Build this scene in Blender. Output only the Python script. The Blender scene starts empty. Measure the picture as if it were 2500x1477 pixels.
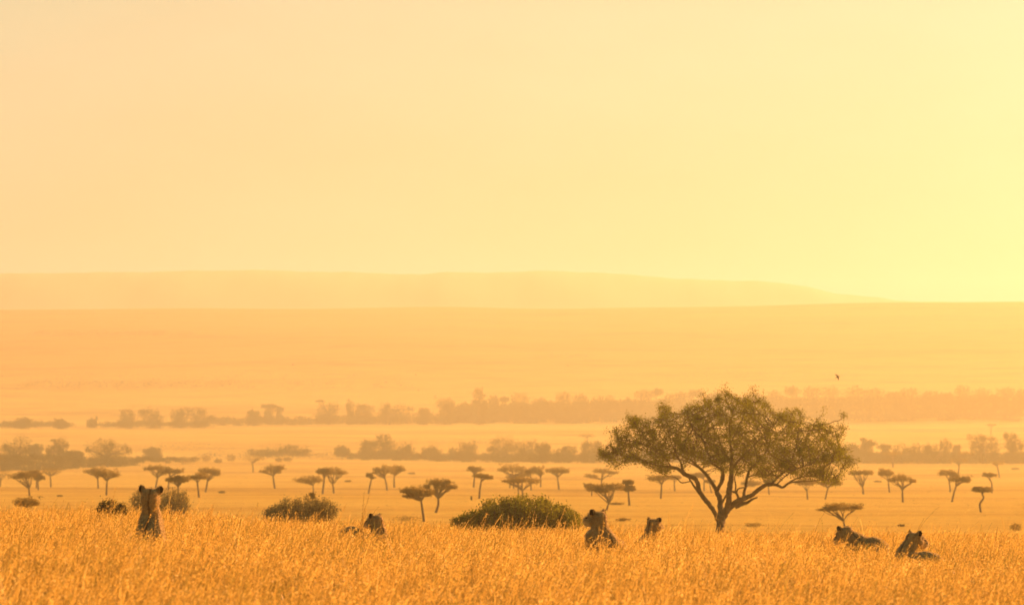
import bpy, math, random
import numpy as np
from mathutils import Vector, Matrix, Euler
SC = bpy.context.scene
COL = SC.collection
rad = math.radians
F = 14000.0            # focal length in photograph pixels (photo is 2500 wide)
CZ = 2.0               # camera height
PITCH = math.atan(193.5 / F)
rng = np.random.default_rng(7)
random.seed(7)

# ------------------------------------------------------------------ helpers
def mesh_np(name, parts, mat=None, parent=None, smooth=False, rnd=None):
    """parts: list of (verts Nx3, faces Mxk).  One mesh object."""
    vs, loops, starts, tot = [], [], [], []
    off = 0; lo = 0
    for v, f in parts:
        v = np.asarray(v, dtype=np.float32); f = np.asarray(f, dtype=np.int64)
        if len(v) == 0 or len(f) == 0: continue
        vs.append(v); loops.append((f + off).ravel())
        k = f.shape[1]
        starts.append(lo + np.arange(len(f)) * k); tot.append(np.full(len(f), k))
        lo += len(f) * k; off += len(v)
    me = bpy.data.meshes.new(name)
    V = np.concatenate(vs); L = np.concatenate(loops); S = np.concatenate(starts); T = np.concatenate(tot)
    me.vertices.add(len(V)); me.vertices.foreach_set('co', V.ravel())
    me.loops.add(len(L)); me.loops.foreach_set('vertex_index', L.astype(np.int32))
    me.polygons.add(len(S)); me.polygons.foreach_set('loop_start', S.astype(np.int32))
    me.polygons.foreach_set('loop_total', T.astype(np.int32))
    if smooth: me.polygons.foreach_set('use_smooth', np.ones(len(S), dtype=bool))
    if rnd is not None:
        a = me.attributes.new('rnd', 'FLOAT', 'POINT'); a.data.foreach_set('value', np.asarray(rnd, dtype=np.float32))
    me.update(calc_edges=True)
    if mat: me.materials.append(mat)
    o = bpy.data.objects.new(name, me); COL.objects.link(o)
    if parent: o.parent = parent
    return o

def empty(name, loc, label, cat, group=None):
    o = bpy.data.objects.new(name, None); COL.objects.link(o)
    o.empty_display_size = .3; o.location = loc
    o['label'] = label; o['category'] = cat
    if group: o['group'] = group
    return o

def tag(o, label=None, cat=None, group=None, kind=None):
    for k, v in (('label', label), ('category', cat), ('group', group), ('kind', kind)):
        if v: o[k] = v
    return o

def tube(pts, radii, sides=6, jitter=0.0):
    """tapered tube along a polyline"""
    pts = np.asarray(pts, float); radii = np.asarray(radii, float); n = len(pts)
    tan = np.gradient(pts, axis=0); tan /= np.linalg.norm(tan, axis=1)[:, None] + 1e-9
    up = np.array([0.13, 0.97, 0.2])
    a = np.cross(tan, up); a /= np.linalg.norm(a, axis=1)[:, None] + 1e-9
    b = np.cross(tan, a)
    th = np.arange(sides) * 2 * np.pi / sides
    r = radii[:, None] * (1 + jitter * rng.uniform(-1, 1, (n, sides)))
    v = pts[:, None, :] + r[..., None] * (np.cos(th)[None, :, None] * a[:, None, :] + np.sin(th)[None, :, None] * b[:, None, :])
    v = v.reshape(-1, 3)
    i = np.arange(n - 1)[:, None] * sides; j = np.arange(sides)[None, :]; j2 = (j + 1) % sides
    f = np.stack([i + j, i + j2, i + sides + j2, i + sides + j], -1).reshape(-1, 4)
    return v, f

def smooth_line(pts, k=5):
    """Catmull-Rom through control rows (any number of columns)"""
    P = np.asarray(pts, float); P = np.vstack([2 * P[0] - P[1], P, 2 * P[-1] - P[-2]])
    out = []
    for i in range(1, len(P) - 2):
        p0, p1, p2, p3 = P[i - 1:i + 3]
        for t in np.arange(k) / k:
            out.append(.5 * ((2 * p1) + (-p0 + p2) * t + (2 * p0 - 5 * p1 + 4 * p2 - p3) * t * t + (-p0 + 3 * p1 - 3 * p2 + p3) * t ** 3))
    out.append(P[-2]); return np.array(out)

def leaf_quads(c, size, aspect=.5, flat=0.0):
    """random small leaf quads at centres c (N,3)"""
    n = len(c); size = np.broadcast_to(size, (n,))
    u = rng.normal(size=(n, 3)); u[:, 2] *= (1 - flat); u /= np.linalg.norm(u, axis=1)[:, None]
    w = rng.normal(size=(n, 3)); w -= (w * u).sum(1)[:, None] * u; w /= np.linalg.norm(w, axis=1)[:, None]
    u = u * size[:, None] * .5; w = w * size[:, None] * .5 * aspect
    v = np.stack([c - u, c + w * 1.0 - u * .1, c + u, c - w * 1.0 - u * .1], 1).reshape(-1, 3)
    f = np.arange(n * 4).reshape(-1, 4)
    return v, f

# ------------------------------------------------------------------ materials
def new_mat(name):
    m = bpy.data.materials.new(name); m.use_nodes = True
    nt = m.node_tree; nt.nodes.clear()
    out = nt.nodes.new('ShaderNodeOutputMaterial')
    return m, nt, out

def N(nt, t, **kw):
    n = nt.nodes.new(t)
    for k, v in kw.items():
        if k.startswith('i_'):
            n.inputs[k[2:].replace('_', ' ')].default_value = v
        else: setattr(n, k, v)
    return n

def ramp(nt, src, stops):
    r = nt.nodes.new('ShaderNodeValToRGB'); el = r.color_ramp.elements
    while len(el) > 1: el.remove(el[-1])
    el[0].position = stops[0][0]; el[0].color = (*stops[0][1], 1)
    for p, c in stops[1:]:
        e = el.new(p); e.color = (*c, 1)
    nt.links.new(src, r.inputs['Fac']); return r

def leaf_mat(name, cols, trans=.5, tcol=1.3, noise=1.5):
    m, nt, out = new_mat(name); L = nt.links.new
    g = N(nt, 'ShaderNodeNewGeometry'); nz = N(nt, 'ShaderNodeTexNoise', i_Scale=noise, i_Detail=2.0)
    L(g.outputs['Position'], nz.inputs['Vector'])
    mx = N(nt, 'ShaderNodeMath', operation='MULTIPLY_ADD'); L(g.outputs['Random Per Island'], mx.inputs[0])
    mx.inputs[1].default_value = .5; 
    sb = N(nt, 'ShaderNodeMath', operation='MULTIPLY_ADD'); L(nz.outputs['Fac'], sb.inputs[0]); sb.inputs[1].default_value = 1.2; sb.inputs[2].default_value = -.35
    L(sb.outputs[0], mx.inputs[2])
    r = ramp(nt, mx.outputs[0], cols)
    d = N(nt, 'ShaderNodeBsdfDiffuse'); t = N(nt, 'ShaderNodeBsdfTranslucent')
    L(r.outputs[0], d.inputs['Color'])
    tm = N(nt, 'ShaderNodeMix', data_type='RGBA', blend_type='MULTIPLY'); tm.inputs['Factor'].default_value = 1
    L(r.outputs[0], tm.inputs[6]); tm.inputs[7].default_value = (tcol, tcol, tcol * .8, 1)
    L(tm.outputs[2], t.inputs['Color'])
    mix = N(nt, 'ShaderNodeMixShader'); mix.inputs[0].default_value = trans
    L(d.outputs[0], mix.inputs[1]); L(t.outputs[0], mix.inputs[2]); L(mix.outputs[0], out.inputs['Surface'])
    return m

def plain_mat(name, c1, c2, scale=4.0, rough=.9, bump=.4):
    m, nt, out = new_mat(name); L = nt.links.new
    g = N(nt, 'ShaderNodeNewGeometry'); nz = N(nt, 'ShaderNodeTexNoise', i_Scale=scale, i_Detail=5.0)
    L(g.outputs['Position'], nz.inputs['Vector'])
    r = ramp(nt, nz.outputs['Fac'], [(.35, c1), (.65, c2)])
    b = N(nt, 'ShaderNodeBsdfPrincipled', i_Roughness=rough); b.inputs['Specular IOR Level'].default_value = .2
    L(r.outputs[0], b.inputs['Base Color'])
    bp = N(nt, 'ShaderNodeBump', i_Strength=bump, i_Distance=.03); L(nz.outputs['Fac'], bp.inputs['Height']); L(bp.outputs[0], b.inputs['Normal'])
    L(b.outputs[0], out.inputs['Surface']); return m

M_leaf = leaf_mat('acacia_leaf', [(0.15, (.050, .052, .008)), (.55, (.110, .117, .013)), (.95, (.24, .245, .022))], .5, 1.7)
M_leaf_far = leaf_mat('far_leaf', [(0.2, (.12, .09, .03)), (.9, (.18, .135, .04))], .6, 1.6, .1)
M_wood = leaf_mat('woodland_leaf', [(0.2, (.045, .04, .012)), (.9, (.075, .065, .02))], .3, 1.2, .1)
M_bark = plain_mat('acacia_bark', (.06, .042, .02), (.12, .085, .042), 6.0)
M_bark_far = plain_mat('pale_bark', (.13, .10, .055), (.20, .15, .08), 2.0)

# --- terrain: dry grass plain
def terrain_mat():
    m, nt, out = new_mat('dry_plain'); L = nt.links.new
    g = N(nt, 'ShaderNodeNewGeometry')
    def noise(sx, sy, sc, det=4.0, rough=.55):
        mp = N(nt, 'ShaderNodeMapping'); mp.inputs['Scale'].default_value = (sx, sy, sy)
        L(g.outputs['Position'], mp.inputs['Vector'])
        n = N(nt, 'ShaderNodeTexNoise'); n.inputs['Scale'].default_value = sc; n.inputs['Detail'].default_value = det; n.inputs['Roughness'].default_value = rough
        L(mp.outputs[0], n.inputs['Vector']); return n
    a = noise(.75, 1, .045, 7.0, .68); b = noise(.5, .8, .009, 3.0); c = noise(1, 1, .9, 3.0)
    s = N(nt, 'ShaderNodeMath', operation='MULTIPLY_ADD'); L(a.outputs['Fac'], s.inputs[0]); s.inputs[1].default_value = .55
    s2 = N(nt, 'ShaderNodeMath', operation='MULTIPLY'); L(b.outputs['Fac'], s2.inputs[0]); s2.inputs[1].default_value = .45
    L(s2.outputs[0], s.inputs[2])
    r = ramp(nt, s.outputs[0], [(.38, (.56, .38, .08)), (.45, (.76, .54, .12)), (.53, (.86, .65, .15)), (.62, (.89, .70, .17))])
    cm = ramp(nt, c.outputs['Fac'], [(.3, (.8, .8, .8)), (.6, (1, 1, 1))])
    mm = N(nt, 'ShaderNodeMix', data_type='RGBA', blend_type='MULTIPLY'); mm.inputs['Factor'].default_value = 1
    L(r.outputs[0], mm.inputs[6]); L(cm.outputs[0], mm.inputs[7])
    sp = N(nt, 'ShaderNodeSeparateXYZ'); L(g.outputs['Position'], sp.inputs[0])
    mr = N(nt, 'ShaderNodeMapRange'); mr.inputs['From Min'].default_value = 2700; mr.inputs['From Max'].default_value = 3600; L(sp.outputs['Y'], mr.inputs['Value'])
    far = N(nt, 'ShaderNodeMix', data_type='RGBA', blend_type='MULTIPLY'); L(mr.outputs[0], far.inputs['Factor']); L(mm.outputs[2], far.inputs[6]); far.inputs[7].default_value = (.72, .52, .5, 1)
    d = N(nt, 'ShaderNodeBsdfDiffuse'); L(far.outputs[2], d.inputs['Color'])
    h = noise(.8, 1, 1.3, 4.0, .7)
    bp = N(nt, 'ShaderNodeBump', i_Strength=1.0, i_Distance=1.2); L(h.outputs['Fac'], bp.inputs['Height'])
    L(bp.outputs[0], d.inputs['Normal'])
    L(d.outputs[0], out.inputs['Surface']); return m
M_plain = terrain_mat()
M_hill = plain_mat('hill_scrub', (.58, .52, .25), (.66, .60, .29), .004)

# ------------------------------------------------------------------ terrain
T_D = np.array([-400, 0, 20, 30, 50, 60, 70, 78, 90, 100, 110, 130, 150, 170, 226, 300, 400, 600, 900, 1300, 1800, 2200, 2600, 3000, 3500, 4000, 4400, 4480, 4700, 6200.])
T_R = np.array([0, 0, 0, 0, 0, 0, 0, 0, 0, 0, 0, 0, 0, 0, 1307, 1285, 1255, 1217, 1182, 1150, 1124, 1062, 1034, 945, 850, 790, 752, 0, 0, 0.])
T_Z = np.array([-1.6, -1.6, -1.75, -1.9, -2.1, -2.25, -2.48, -2.65, -2.95, -3.2, -3.45, -3.9, -4.35, -4.8] + [0] * 16, float)
for i in range(14, 27): T_Z[i] = T_D[i] * (932 - T_R[i]) / F
T_Z[27] = T_Z[26] - .6; T_Z[28] = T_Z[26] - 12; T_Z[29] = T_Z[26] - 12
_dd = np.concatenate([np.linspace(-400, 400, 801), np.linspace(404, 6200, 1450)])
_zz = np.interp(_dd, T_D, T_Z)
for _ in range(260):
    _zs = _zz.copy(); _zs[1:-1] = (_zz[:-2] + _zz[1:-1] + _zz[2:]) / 3
    _k = (np.abs(_dd - 4400) > 60) & (_dd > (0 if _ < 6 else 240)); _zz = np.where(_k, _zs, _zz)
XO = np.array([-600, 0, 300, 500, 700, 900, 1200, 2000, 2500, 3200.]); RO = np.array([-42, -42, -38, -30, -15, -6, 0, 8, 12, 14.])
XR = np.array([-2000, 0, 500, 1100, 1300, 1400, 1800, 2200, 2500, 4500.]); RR = np.array([5, 5, 0, -3, 1, 1, -5, -11, -15, -15.])
def ground(x, y):
    x = np.asarray(x, float); y = np.asarray(y, float)
    z = np.interp(y, _dd, _zz)
    ys = np.maximum(y, 25.); px = 1250 + x / ys * F
    near = np.clip((340 - y) / 220, 0, 1) * np.clip((y - 8) / 40, 0, 1)
    near = near * near * (3 - 2 * near)
    z = z - np.interp(px, XO, RO) / F * ys * near
    far = np.clip((y - 3000) / 1200, 0, 1)
    z = z - np.interp(px, XR, RR) / F * ys * far
    z = z + .10 * np.sin(x * .11 + y * .023) * np.clip((y - 20) / 60, 0, 1) * np.clip((420 - y) / 100, 0, 1) * .6
    z = z + CZ
    roll = np.clip((y - 250) / 600, 0, 1)
    z = z + roll * (.35 * np.sin(x * .021 + y * .013 + 1.3) + .25 * np.sin(x * .037 - y * .019) + .5 * np.sin(x * .006 + y * .0041))
    return z
def P(px, row, Y):
    """point seen at photo pixel (px,row) standing Y metres away"""
    return np.array([(px - 1250) / F * Y, Y, CZ + Y * math.tan(math.atan((738.5 - row) / F) + PITCH)])
def row_of(x, y, z):
    return 738.5 - F * math.tan(math.atan((z - CZ) / y) - PITCH)
def solve_d(px, row, lo=150., hi=4300.):
    for _ in range(50):
        mid = .5 * (lo + hi); x = (px - 1250) / F * mid
        if row_of(x, mid, float(ground(x, mid))) > row: lo = mid
        else: hi = mid
    return .5 * (lo + hi)

ys = np.concatenate([np.linspace(-380, 0, 20), np.linspace(5, 400, 200)[0:], np.geomspace(404, 4380, 420), np.linspace(4390, 4500, 12), np.linspace(4520, 5900, 25)])
us = np.concatenate([-np.geomspace(1.0, .12, 14), np.linspace(-.115, .115, 150), np.geomspace(.12, 1.0, 14)])
YY, UU = np.meshgrid(ys, us, indexing='ij')
XX = UU * (np.maximum(YY, 0) * .55 + 300)
ZZ = ground(XX, YY)
V = np.stack([XX, YY, ZZ], -1).reshape(-1, 3)
nr, nc = YY.shape
i = np.arange(nr - 1)[:, None] * nc; j = np.arange(nc - 1)[None, :]
Fq = np.stack([i + j, i + j + 1, i + nc + j + 1, i + nc + j], -1).reshape(-1, 4)
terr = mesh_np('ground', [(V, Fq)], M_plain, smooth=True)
tag(terr, kind='structure', label='golden dry savanna plain rising towards the far ridge')

# far hills behind the ridge
HX = np.array([-3000, -800, 0, 330, 600, 900, 1030, 1100, 1250, 1340, 1450, 1560, 1650, 1850, 1960, 2040, 2150, 2200, 2350, 2500, 3300, 6000.])
HR = np.array([700, 672, 668, 664, 659, 666, 670, 664, 665, 660, 666, 671, 681, 686, 697, 718, 727, 735, 739, 741, 745, 745.])
hx = np.linspace(-3000, 5500, 700); hy = np.linspace(4600, 5850, 26)
HY, HP = np.meshgrid(hy, hx, indexing='ij')
HXw = (HP - 1250) / F * 5200
top = (932 - np.interp(HP, HX, HR) + .8 * np.sin(HP * .031) + .5 * np.sin(HP * .083)) / F * 5200
prof = np.interp(HY, [4600, 4800, 5200, 5400, 5850], [0, .35, 1.0, .93, .3]); prof = prof * prof * (3 - 2 * prof)
HZ = CZ + 30 + (top - 30) * prof + 1.5 * np.sin(HP * .02 + HY * .013) * np.sin(HY * .011) * np.clip((5150 - HY) / 200, 0, 1)
Vh = np.stack([HXw, HY, HZ], -1).reshape(-1, 3); nr, nc = HY.shape
i = np.arange(nr - 1)[:, None] * nc; j = np.arange(nc - 1)[None, :]
Fh = np.stack([i + j, i + j + 1, i + nc + j + 1, i + nc + j], -1).reshape(-1, 4)
tag(mesh_np('hills', [(Vh, Fh)], M_hill, smooth=True), kind='structure', label='long low hills fading into the haze on the horizon')

# ------------------------------------------------------------------ haze
HAZE = dict(density=3.1e-4, color=(.84, .83, .45, 1), g=.64)
def haze():
    x0, x1, y0, y1 = -3700., 3700., -390., 5960.
    z0 = float(min(ZZ.min(), HZ.min())) - 1.0; z1 = float(max(HZ.max(), ZZ.max())) + 3.0
    v = [(x, y, z) for x in (x0, x1) for y in (y0, y1) for z in (z0, z1)]
    f = [(0, 1, 3, 2), (4, 6, 7, 5), (0, 4, 5, 1), (2, 3, 7, 6), (0, 2, 6, 4), (1, 5, 7, 3)]
    m, nt, out = new_mat('haze')
    pv = N(nt, 'ShaderNodeVolumePrincipled')
    pv.inputs['Density'].default_value = HAZE['density']; pv.inputs['Color'].default_value = HAZE['color']
    pv.inputs['Absorption Color'].default_value = (1, 1, 1, 1); pv.inputs['Anisotropy'].default_value = HAZE['g']
    nt.links.new(pv.outputs[0], out.inputs['Volume'])
    o = mesh_np('haze', [(v, f)], m); tag(o, kind='stuff', label='warm golden haze filling the whole valley')
    o.display_type = 'WIRE'
haze()

# ------------------------------------------------------------------ acacias on the plain
def lobe_points(c, r, n, flat=True):
    """points filling an umbrella lobe, denser towards its skin, lumpy"""
    d = rng.normal(size=(n, 3)); d /= np.linalg.norm(d, axis=1)[:, None]
    ph = rng.uniform(0, 6.28, 3)
    lump = 1 + .14 * np.sin(d[:, 0] * 7 + ph[0]) + .12 * np.sin(d[:, 2] * 9 + d[:, 1] * 5 + ph[1]) + .10 * np.sin(d[:, 0] * 15 + ph[2])
    rr = rng.uniform(.05, 1, n) ** .40 * lump * 1.12
    p = d * rr[:, None]
    if flat: p[:, 2] = np.where(p[:, 2] < 0, p[:, 2] * .75, p[:, 2])
    return np.asarray(c) + p * np.asarray(r)

def build_tree(name, base, fork, lobes, label, cat, group, mid=None, Y=None, tr=None, leafn=900, leafpx=1.9, mats=(None, None), flat=True, twigs=True, density=1.0, depth=.9, skirt=False):
    """base, fork, lobes in photo pixels (hw, hh half sizes)"""
    d = solve_d(*base) if Y is None else Y
    s = d / F
    if Y is None:
        B = P(base[0], base[1], d)
    else:
        B = P(base[0], base[1], d); B[2] = float(ground(B[0], B[1]))
    root = empty(name, B - np.array([0, 0, 0]), label, cat, group)
    tr = (tr or max(1.1, .035 * (base[1] - min(l[1] for l in lobes)) + .8)) * s
    Fk = P(fork[0], fork[1], d)
    parts = []
    ctrl = [B - np.array([0, 0, .4 * s * 10])]
    if mid: 
        for m_ in mid: ctrl.append(P(m_[0], m_[1], d))
    else:
        ctrl.append(B * .5 + Fk * .5 + np.array([rng.uniform(-1, 1) * 1.0 * s, 0, 0]))
    ctrl.append(Fk)
    c = smooth_line(ctrl, 4)
    parts.append(tube(c - B, np.linspace(tr * 1.05, tr * .72, len(c)), 7))
    leaves = []
    if skirt:
        ex = []
        for l in lobes:
            if l[2] < 9 or base[1] - l[1] > 62: continue
            ex.append((l[0] + rng.uniform(-2, 2), base[1] - 8 - rng.uniform(0, 3), l[2] * 1.15, 8 + rng.uniform(0, 3)))
            ex.append((l[0] + rng.uniform(-3, 3), l[1] * .5 + base[1] * .5, l[2] * rng.uniform(.6, .85), (base[1] - l[1]) * .34))
            for k in range(3): ex.append((l[0] + rng.uniform(-1, 1) * l[2], l[1] + rng.uniform(-.6, .7) * l[3], l[2] * rng.uniform(.25, .45), l[3] * rng.uniform(.4, .6)))
        lobes = list(lobes) + ex
    areas = np.array([l[2] * l[3] for l in lobes], float); areas /= areas.sum()
    for l, a in zip(lobes, areas):
        dy = rng.uniform(-.45, .45) * l[2] * s
        C = P(l[0], l[1], d) + np.array([0, dy, 0])
        hw, hh = l[2] * s * 1.06, l[3] * s * 1.08
        n = int(leafn * a * density) + 40
        leaves.append(lobe_points(C, (hw, hw * depth, hh), n, flat))
        # stray sprays that break the outline
        for k in range(5):
            th = rng.uniform(0, 6.283); e = C + np.array([math.cos(th) * hw * rng.uniform(.75, 1.2), math.sin(th) * hw * depth, rng.uniform(-.5, 1.15) * hh])
            leaves.append(e + rng.normal(size=(max(6, n // 45), 3)) * np.array([.13 * hw, .13 * hw, .22 * hh]))
        # limbs from the fork into the lobe, sagging outwards like an umbrella frame
        nb = 4 if twigs else 1
        for k in range(nb):
            e = C + np.array([rng.uniform(-.7, .7) * hw if k else 0, rng.uniform(-.7, .7) * hw * depth if k else 0, -.1 * hh])
            dx = e - Fk
            m1 = Fk + dx * np.array([.3, .3, .38]) * rng.uniform(.8, 1.25, 3) + rng.uniform(-1, 1, 3) * .07 * np.linalg.norm(dx)
            m2 = Fk + dx * np.array([.75, .75, .72]) + rng.uniform(-1, 1, 3) * .08 * np.linalg.norm(dx)
            q = smooth_line([Fk - (Fk - B) * .03, m1, m2, e], 3)
            parts.append(tube(q - B, np.linspace(tr * (.62 if k == 0 else .5), tr * .18, len(q)), 5))
            if twigs:
                for kk in range(2):
                    st = q[rng.integers(len(q) // 2, len(q))]; en = st + np.array([rng.uniform(-.4, .4) * hw, rng.uniform(-.4, .4) * hw, rng.uniform(.2, .8) * hh])
                    parts.append(tube(np.array([st, (st + en) / 2, en]) - B, [tr * .2, tr * .14, tr * .08], 4))
    L_ = np.concatenate(leaves) - B
    mb, ml = mats
    if skirt: ml = M_wood
    mesh_np('trunk', parts, mb or M_bark_far, root, smooth=True)
    sz = rng.uniform(.6, 1.4, len(L_)) * leafpx * s
    mesh_np('crown', [leaf_quads(L_, sz, .7, .3)], ml or M_leaf_far, root)
    return root

G1 = 'umbrella acacias dotted over the golden plain'
AC = [
 ((0,1188),(2,1172),[(8,1157,20,9)],'acacia cut off by the left edge of the photo'),
 ((73,1210),(71,1193),[(42,1163,18,7),(67,1161,18,9),(56,1158,12,6)],'spreading acacia directly above the small round bush at far left'),
 ((94,1196),(93,1178),[(95,1165,12,8)],'slim acacia tight against the right side of the leftmost spreading acacia'),
 ((90,1192),(90,1172),[(84,1155,17,6)],'thin acacia mostly hidden behind the leftmost spreading acacia'),
 ((125,1189),(123,1161),[(122,1149,20,8),(138,1151,15,4),(112,1152,14,5)],'wide flat acacia third crown from the left, in front of the dark thicket'),
 ((240,1192),(239,1169),[(225,1151,18,6),(242,1151,20,9)],'left and farther tree of the pair left of the sitting lioness'),
 ((260,1209),(262,1173),[(262,1157,24,10),(282,1159,10,6),(248,1157,14,6)],'right and nearer tree of the pair left of the sitting lioness'),
 ((380,1191),(385,1166),[(366,1144,13,5),(386,1142,20,6),(398,1152,14,7)],'acacia rising straight above the head of the sitting lioness'),
 ((411,1195),(415,1166),[(410,1149,14,8),(434,1151,12,6)],'acacia just right of the one above the sitting lioness'),
 ((437,1225),(435,1188),[(420,1171,14,6),(445,1171,15,8),(435,1166,10,5)],'lower flat acacia standing over the bush beside the sitting lioness'),
 ((487,1214),(482,1177),[(472,1166,13,5),(491,1163,19,8)],'near left tree of the overlapping pair right of the sitting lioness'),
 ((501,1201),(507,1174),[(501,1149,16,7),(521,1151,14,8),(528,1157,10,6)],'back right tree of the overlapping pair right of the sitting lioness'),
 ((618,1153),(616,1132),[(612,1119,30,8),(632,1120,14,6)],'pale far acacia with wide flat crown below the low left woodland'),
 ((672,1192),(667,1161),[(644,1151,10,4),(669,1144,22,8),(674,1152,12,5),(684,1142,11,5)],'lone acacia with stepped crown, above the left end of the grey bush'),
 ((766,1206),(764,1184),[(756,1171,22,10),(736,1173,16,6),(775,1171,14,8)],'flat acacia directly above the tip of the grey brown bush'),
 ((787,1206),(792,1169),[(785,1151,14,7),(798,1149,14,7)],'slim acacia behind the one above the grey brown bush'),
 ((815,1204),(812,1181),[(800,1151,12,7),(817,1152,20,9),(835,1154,12,5)],'rightmost of the three acacias over the grey brown bush'),
 ((899,1205),(907,1169),[(902,1160,8,5),(909,1166,6,3)],'spindly leaning acacia with a tiny crown above the second lioness'),
 ((946,1197),(940,1168),[(921,1146,10,5),(944,1147,20,10),(918,1154,9,4)],'broad acacia to the right of the spindly leaning one'),
 ((963,1190),(963,1161),[(971,1144,14,8),(981,1147,8,4),(964,1154,10,5)],'straight thin acacia touching the broad crown near the photo centre left'),
 ((1036,1273),(1028,1221),[(990,1199,12,7),(1015,1201,24,12),(1042,1204,18,9),(993,1211,9,4)],'nearest big acacia left of the green bush, dense low crown'),
 ((1063,1251),(1070,1216),[(1042,1188,9,6),(1064,1178,18,9),(1079,1188,22,10),(1106,1189,12,6),(1059,1201,7,5),(1092,1176,9,6)],'open branched acacia with bent trunk behind the nearest left acacia'),
 ((1156,1190),(1159,1159),[(1161,1146,16,6),(1150,1142,7,4)],'upper left tree of the slim pair above the left end of the green bush'),
 ((1170,1217),(1175,1174),[(1175,1162,16,6),(1193,1166,12,5)],'lower right tree of the slim pair above the left end of the green bush'),
 ((1254,1192),(1254,1167),[(1248,1144,26,10),(1228,1147,13,5),(1275,1147,12,8)],'high wide acacia at the back of the cluster over the green bush'),
 ((1245,1191),(1245,1172),[(1256,1164,16,6),(1278,1159,16,5)],'middle acacia in the stacked cluster over the green bush'),
 ((1266,1208),(1265,1182),[(1265,1174,14,5)],'short trunked acacia behind the forked one over the green bush'),
 ((1279,1215),(1275,1197),[(1248,1175,18,6),(1276,1171,22,7),(1303,1175,18,7),(1234,1174,8,3)],'forked umbrella acacia rising right behind the top of the green bush'),
 ((1297,1197),(1297,1168),[(1290,1153,8,5)],'small acacia right of the stacked cluster over the green bush'),
 ((1320,1189),(1320,1164),[(1308,1149,16,9),(1320,1155,8,5)],'rounded acacia between the stacked cluster and the lone flat one'),
 ((1365,1195),(1361,1164),[(1344,1149,14,5),(1364,1149,18,8),(1382,1150,9,6)],'lone flat acacia above the right slope of the green bush'),
 ((1469,1194),(1469,1171),[(1470,1150,20,6),(1495,1154,14,4),(1443,1162,16,4)],'pale acacia behind and above the forked one by the central lioness'),
 ((1445,1210),(1446,1193),[(1440,1186,12,5)],'small acacia trunk under the left side of the forked umbrella tree'),
 ((1480,1245),(1486,1228),[(1449,1192,20,8),(1476,1191,20,10),(1503,1189,20,9),(1470,1199,16,5)],'pale trunked forked umbrella acacia right above the central lioness'),
 ((1537,1234),(1534,1202),[(1533,1178,12,6),(1533,1192,14,8)],'slim acacia just left of the big tree crown'),
 ((1613,1217),(1615,1182),[(1602,1168,22,7),(1623,1166,16,6)],'pale acacia under the lower left limbs of the big tree'),
 ((1648,1199),(1646,1177),[(1648,1166,14,5)],'small faint acacia right of the pale one under the left limbs'),
 ((1719,1198),(1719,1170),[(1709,1160,20,6)],'faint acacia seen between the left limbs of the big tree'),
 ((1738,1203),(1732,1182),[(1733,1175,10,5)],'tiny faint acacia against the middle limbs of the big tree'),
 ((1813,1203),(1820,1190),[(1834,1180,20,7)],'loose crowned acacia seen through the fork of the big tree'),
 ((1878,1207),(1876,1187),[(1878,1175,12,5)],'thin trunk acacia under the right limb of the big tree'),
 ((1972,1219),(1970,1199),[(1970,1178,26,8)],'thicker acacia trunk below the right end of the big crown'),
 ((2014,1219),(2021,1191),[(2035,1180,18,6),(2010,1180,12,5)],'leaning acacia below the right tip of the big crown'),
 ((2064,1290),(2059,1272),[(2048,1238,36,10),(2011,1244,15,4),(2090,1238,16,7),(2030,1240,20,7)],'broad flat umbrella acacia directly above the lioness lying under it'),
 ((2108,1206),(2106,1190),[(2084,1155,12,6),(2117,1154,15,6),(2099,1154,10,5)],'deeply forked acacia just right of the big tree crown'),
 ((2172,1202),(2169,1176),[(2163,1155,18,8)],'left tree of the pair between the big tree and the right edge'),
 ((2204,1226),(2203,1197),[(2200,1168,20,9),(2227,1174,10,5),(2178,1172,9,5)],'right tree of the pair, thin stem and wide crown, above the rightmost lioness'),
 ((2320,1201),(2317,1176),[(2313,1155,20,7),(2331,1159,10,6)],'upright tree on the left of the crossing pair near the right edge'),
 ((2323,1225),(2334,1186),[(2338,1170,16,8),(2358,1171,13,8)],'leaning tree on the right of the crossing pair near the right edge'),
 ((2340,1155),(2341,1137),[(2342,1122,24,6),(2354,1105,16,6)],'faint far umbrella tree against the right woodland'),
 ((2441,1166),(2435,1139),[(2435,1130,15,5)],'faint leaning far acacia closest to the right edge'),
 ((2421,1203),(2420,1176),[(2416,1160,14,5)],'small topped acacia behind the stepped one at right'),
 ((2395,1250),(2398,1207),[(2400,1196,24,6),(2386,1193,11,5)],'crooked acacia with twisted stem nearest the right edge'),
 ((2419,1060),(2420,1045),[(2421,1037,12,3)],'very faint tiny umbrella tree above the right woodland'),
 ((2180,1141),(2180,1120),[(2180,1107,24,4)],'very faint flat tree in front of the right woodland'),
 ((1437,1085),(1434,1072),[(1431,1063,19,4)],'very faint flat tree on the plain left of the big crown'),
]
def build_plain():
    for b, f, l, lab in AC:
        d = solve_d(*b)
        mid = None
        if b == (1063, 1251): mid = [(1070, 1233)]
        if b == (2395, 1250): mid = [(2392, 1230), (2401, 1216)]
        n = int(np.clip(560 + 1.6e6 / d / d * 3, 560, 4000))
        if d < 500: n = 7000
        elif d < 900: n = 2600
        build_tree('acacia_tree', b, f, l, lab, 'acacia', G1, mid=mid, leafn=n, leafpx=1.7 if d > 900 else 2.0)
build_plain()

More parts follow.
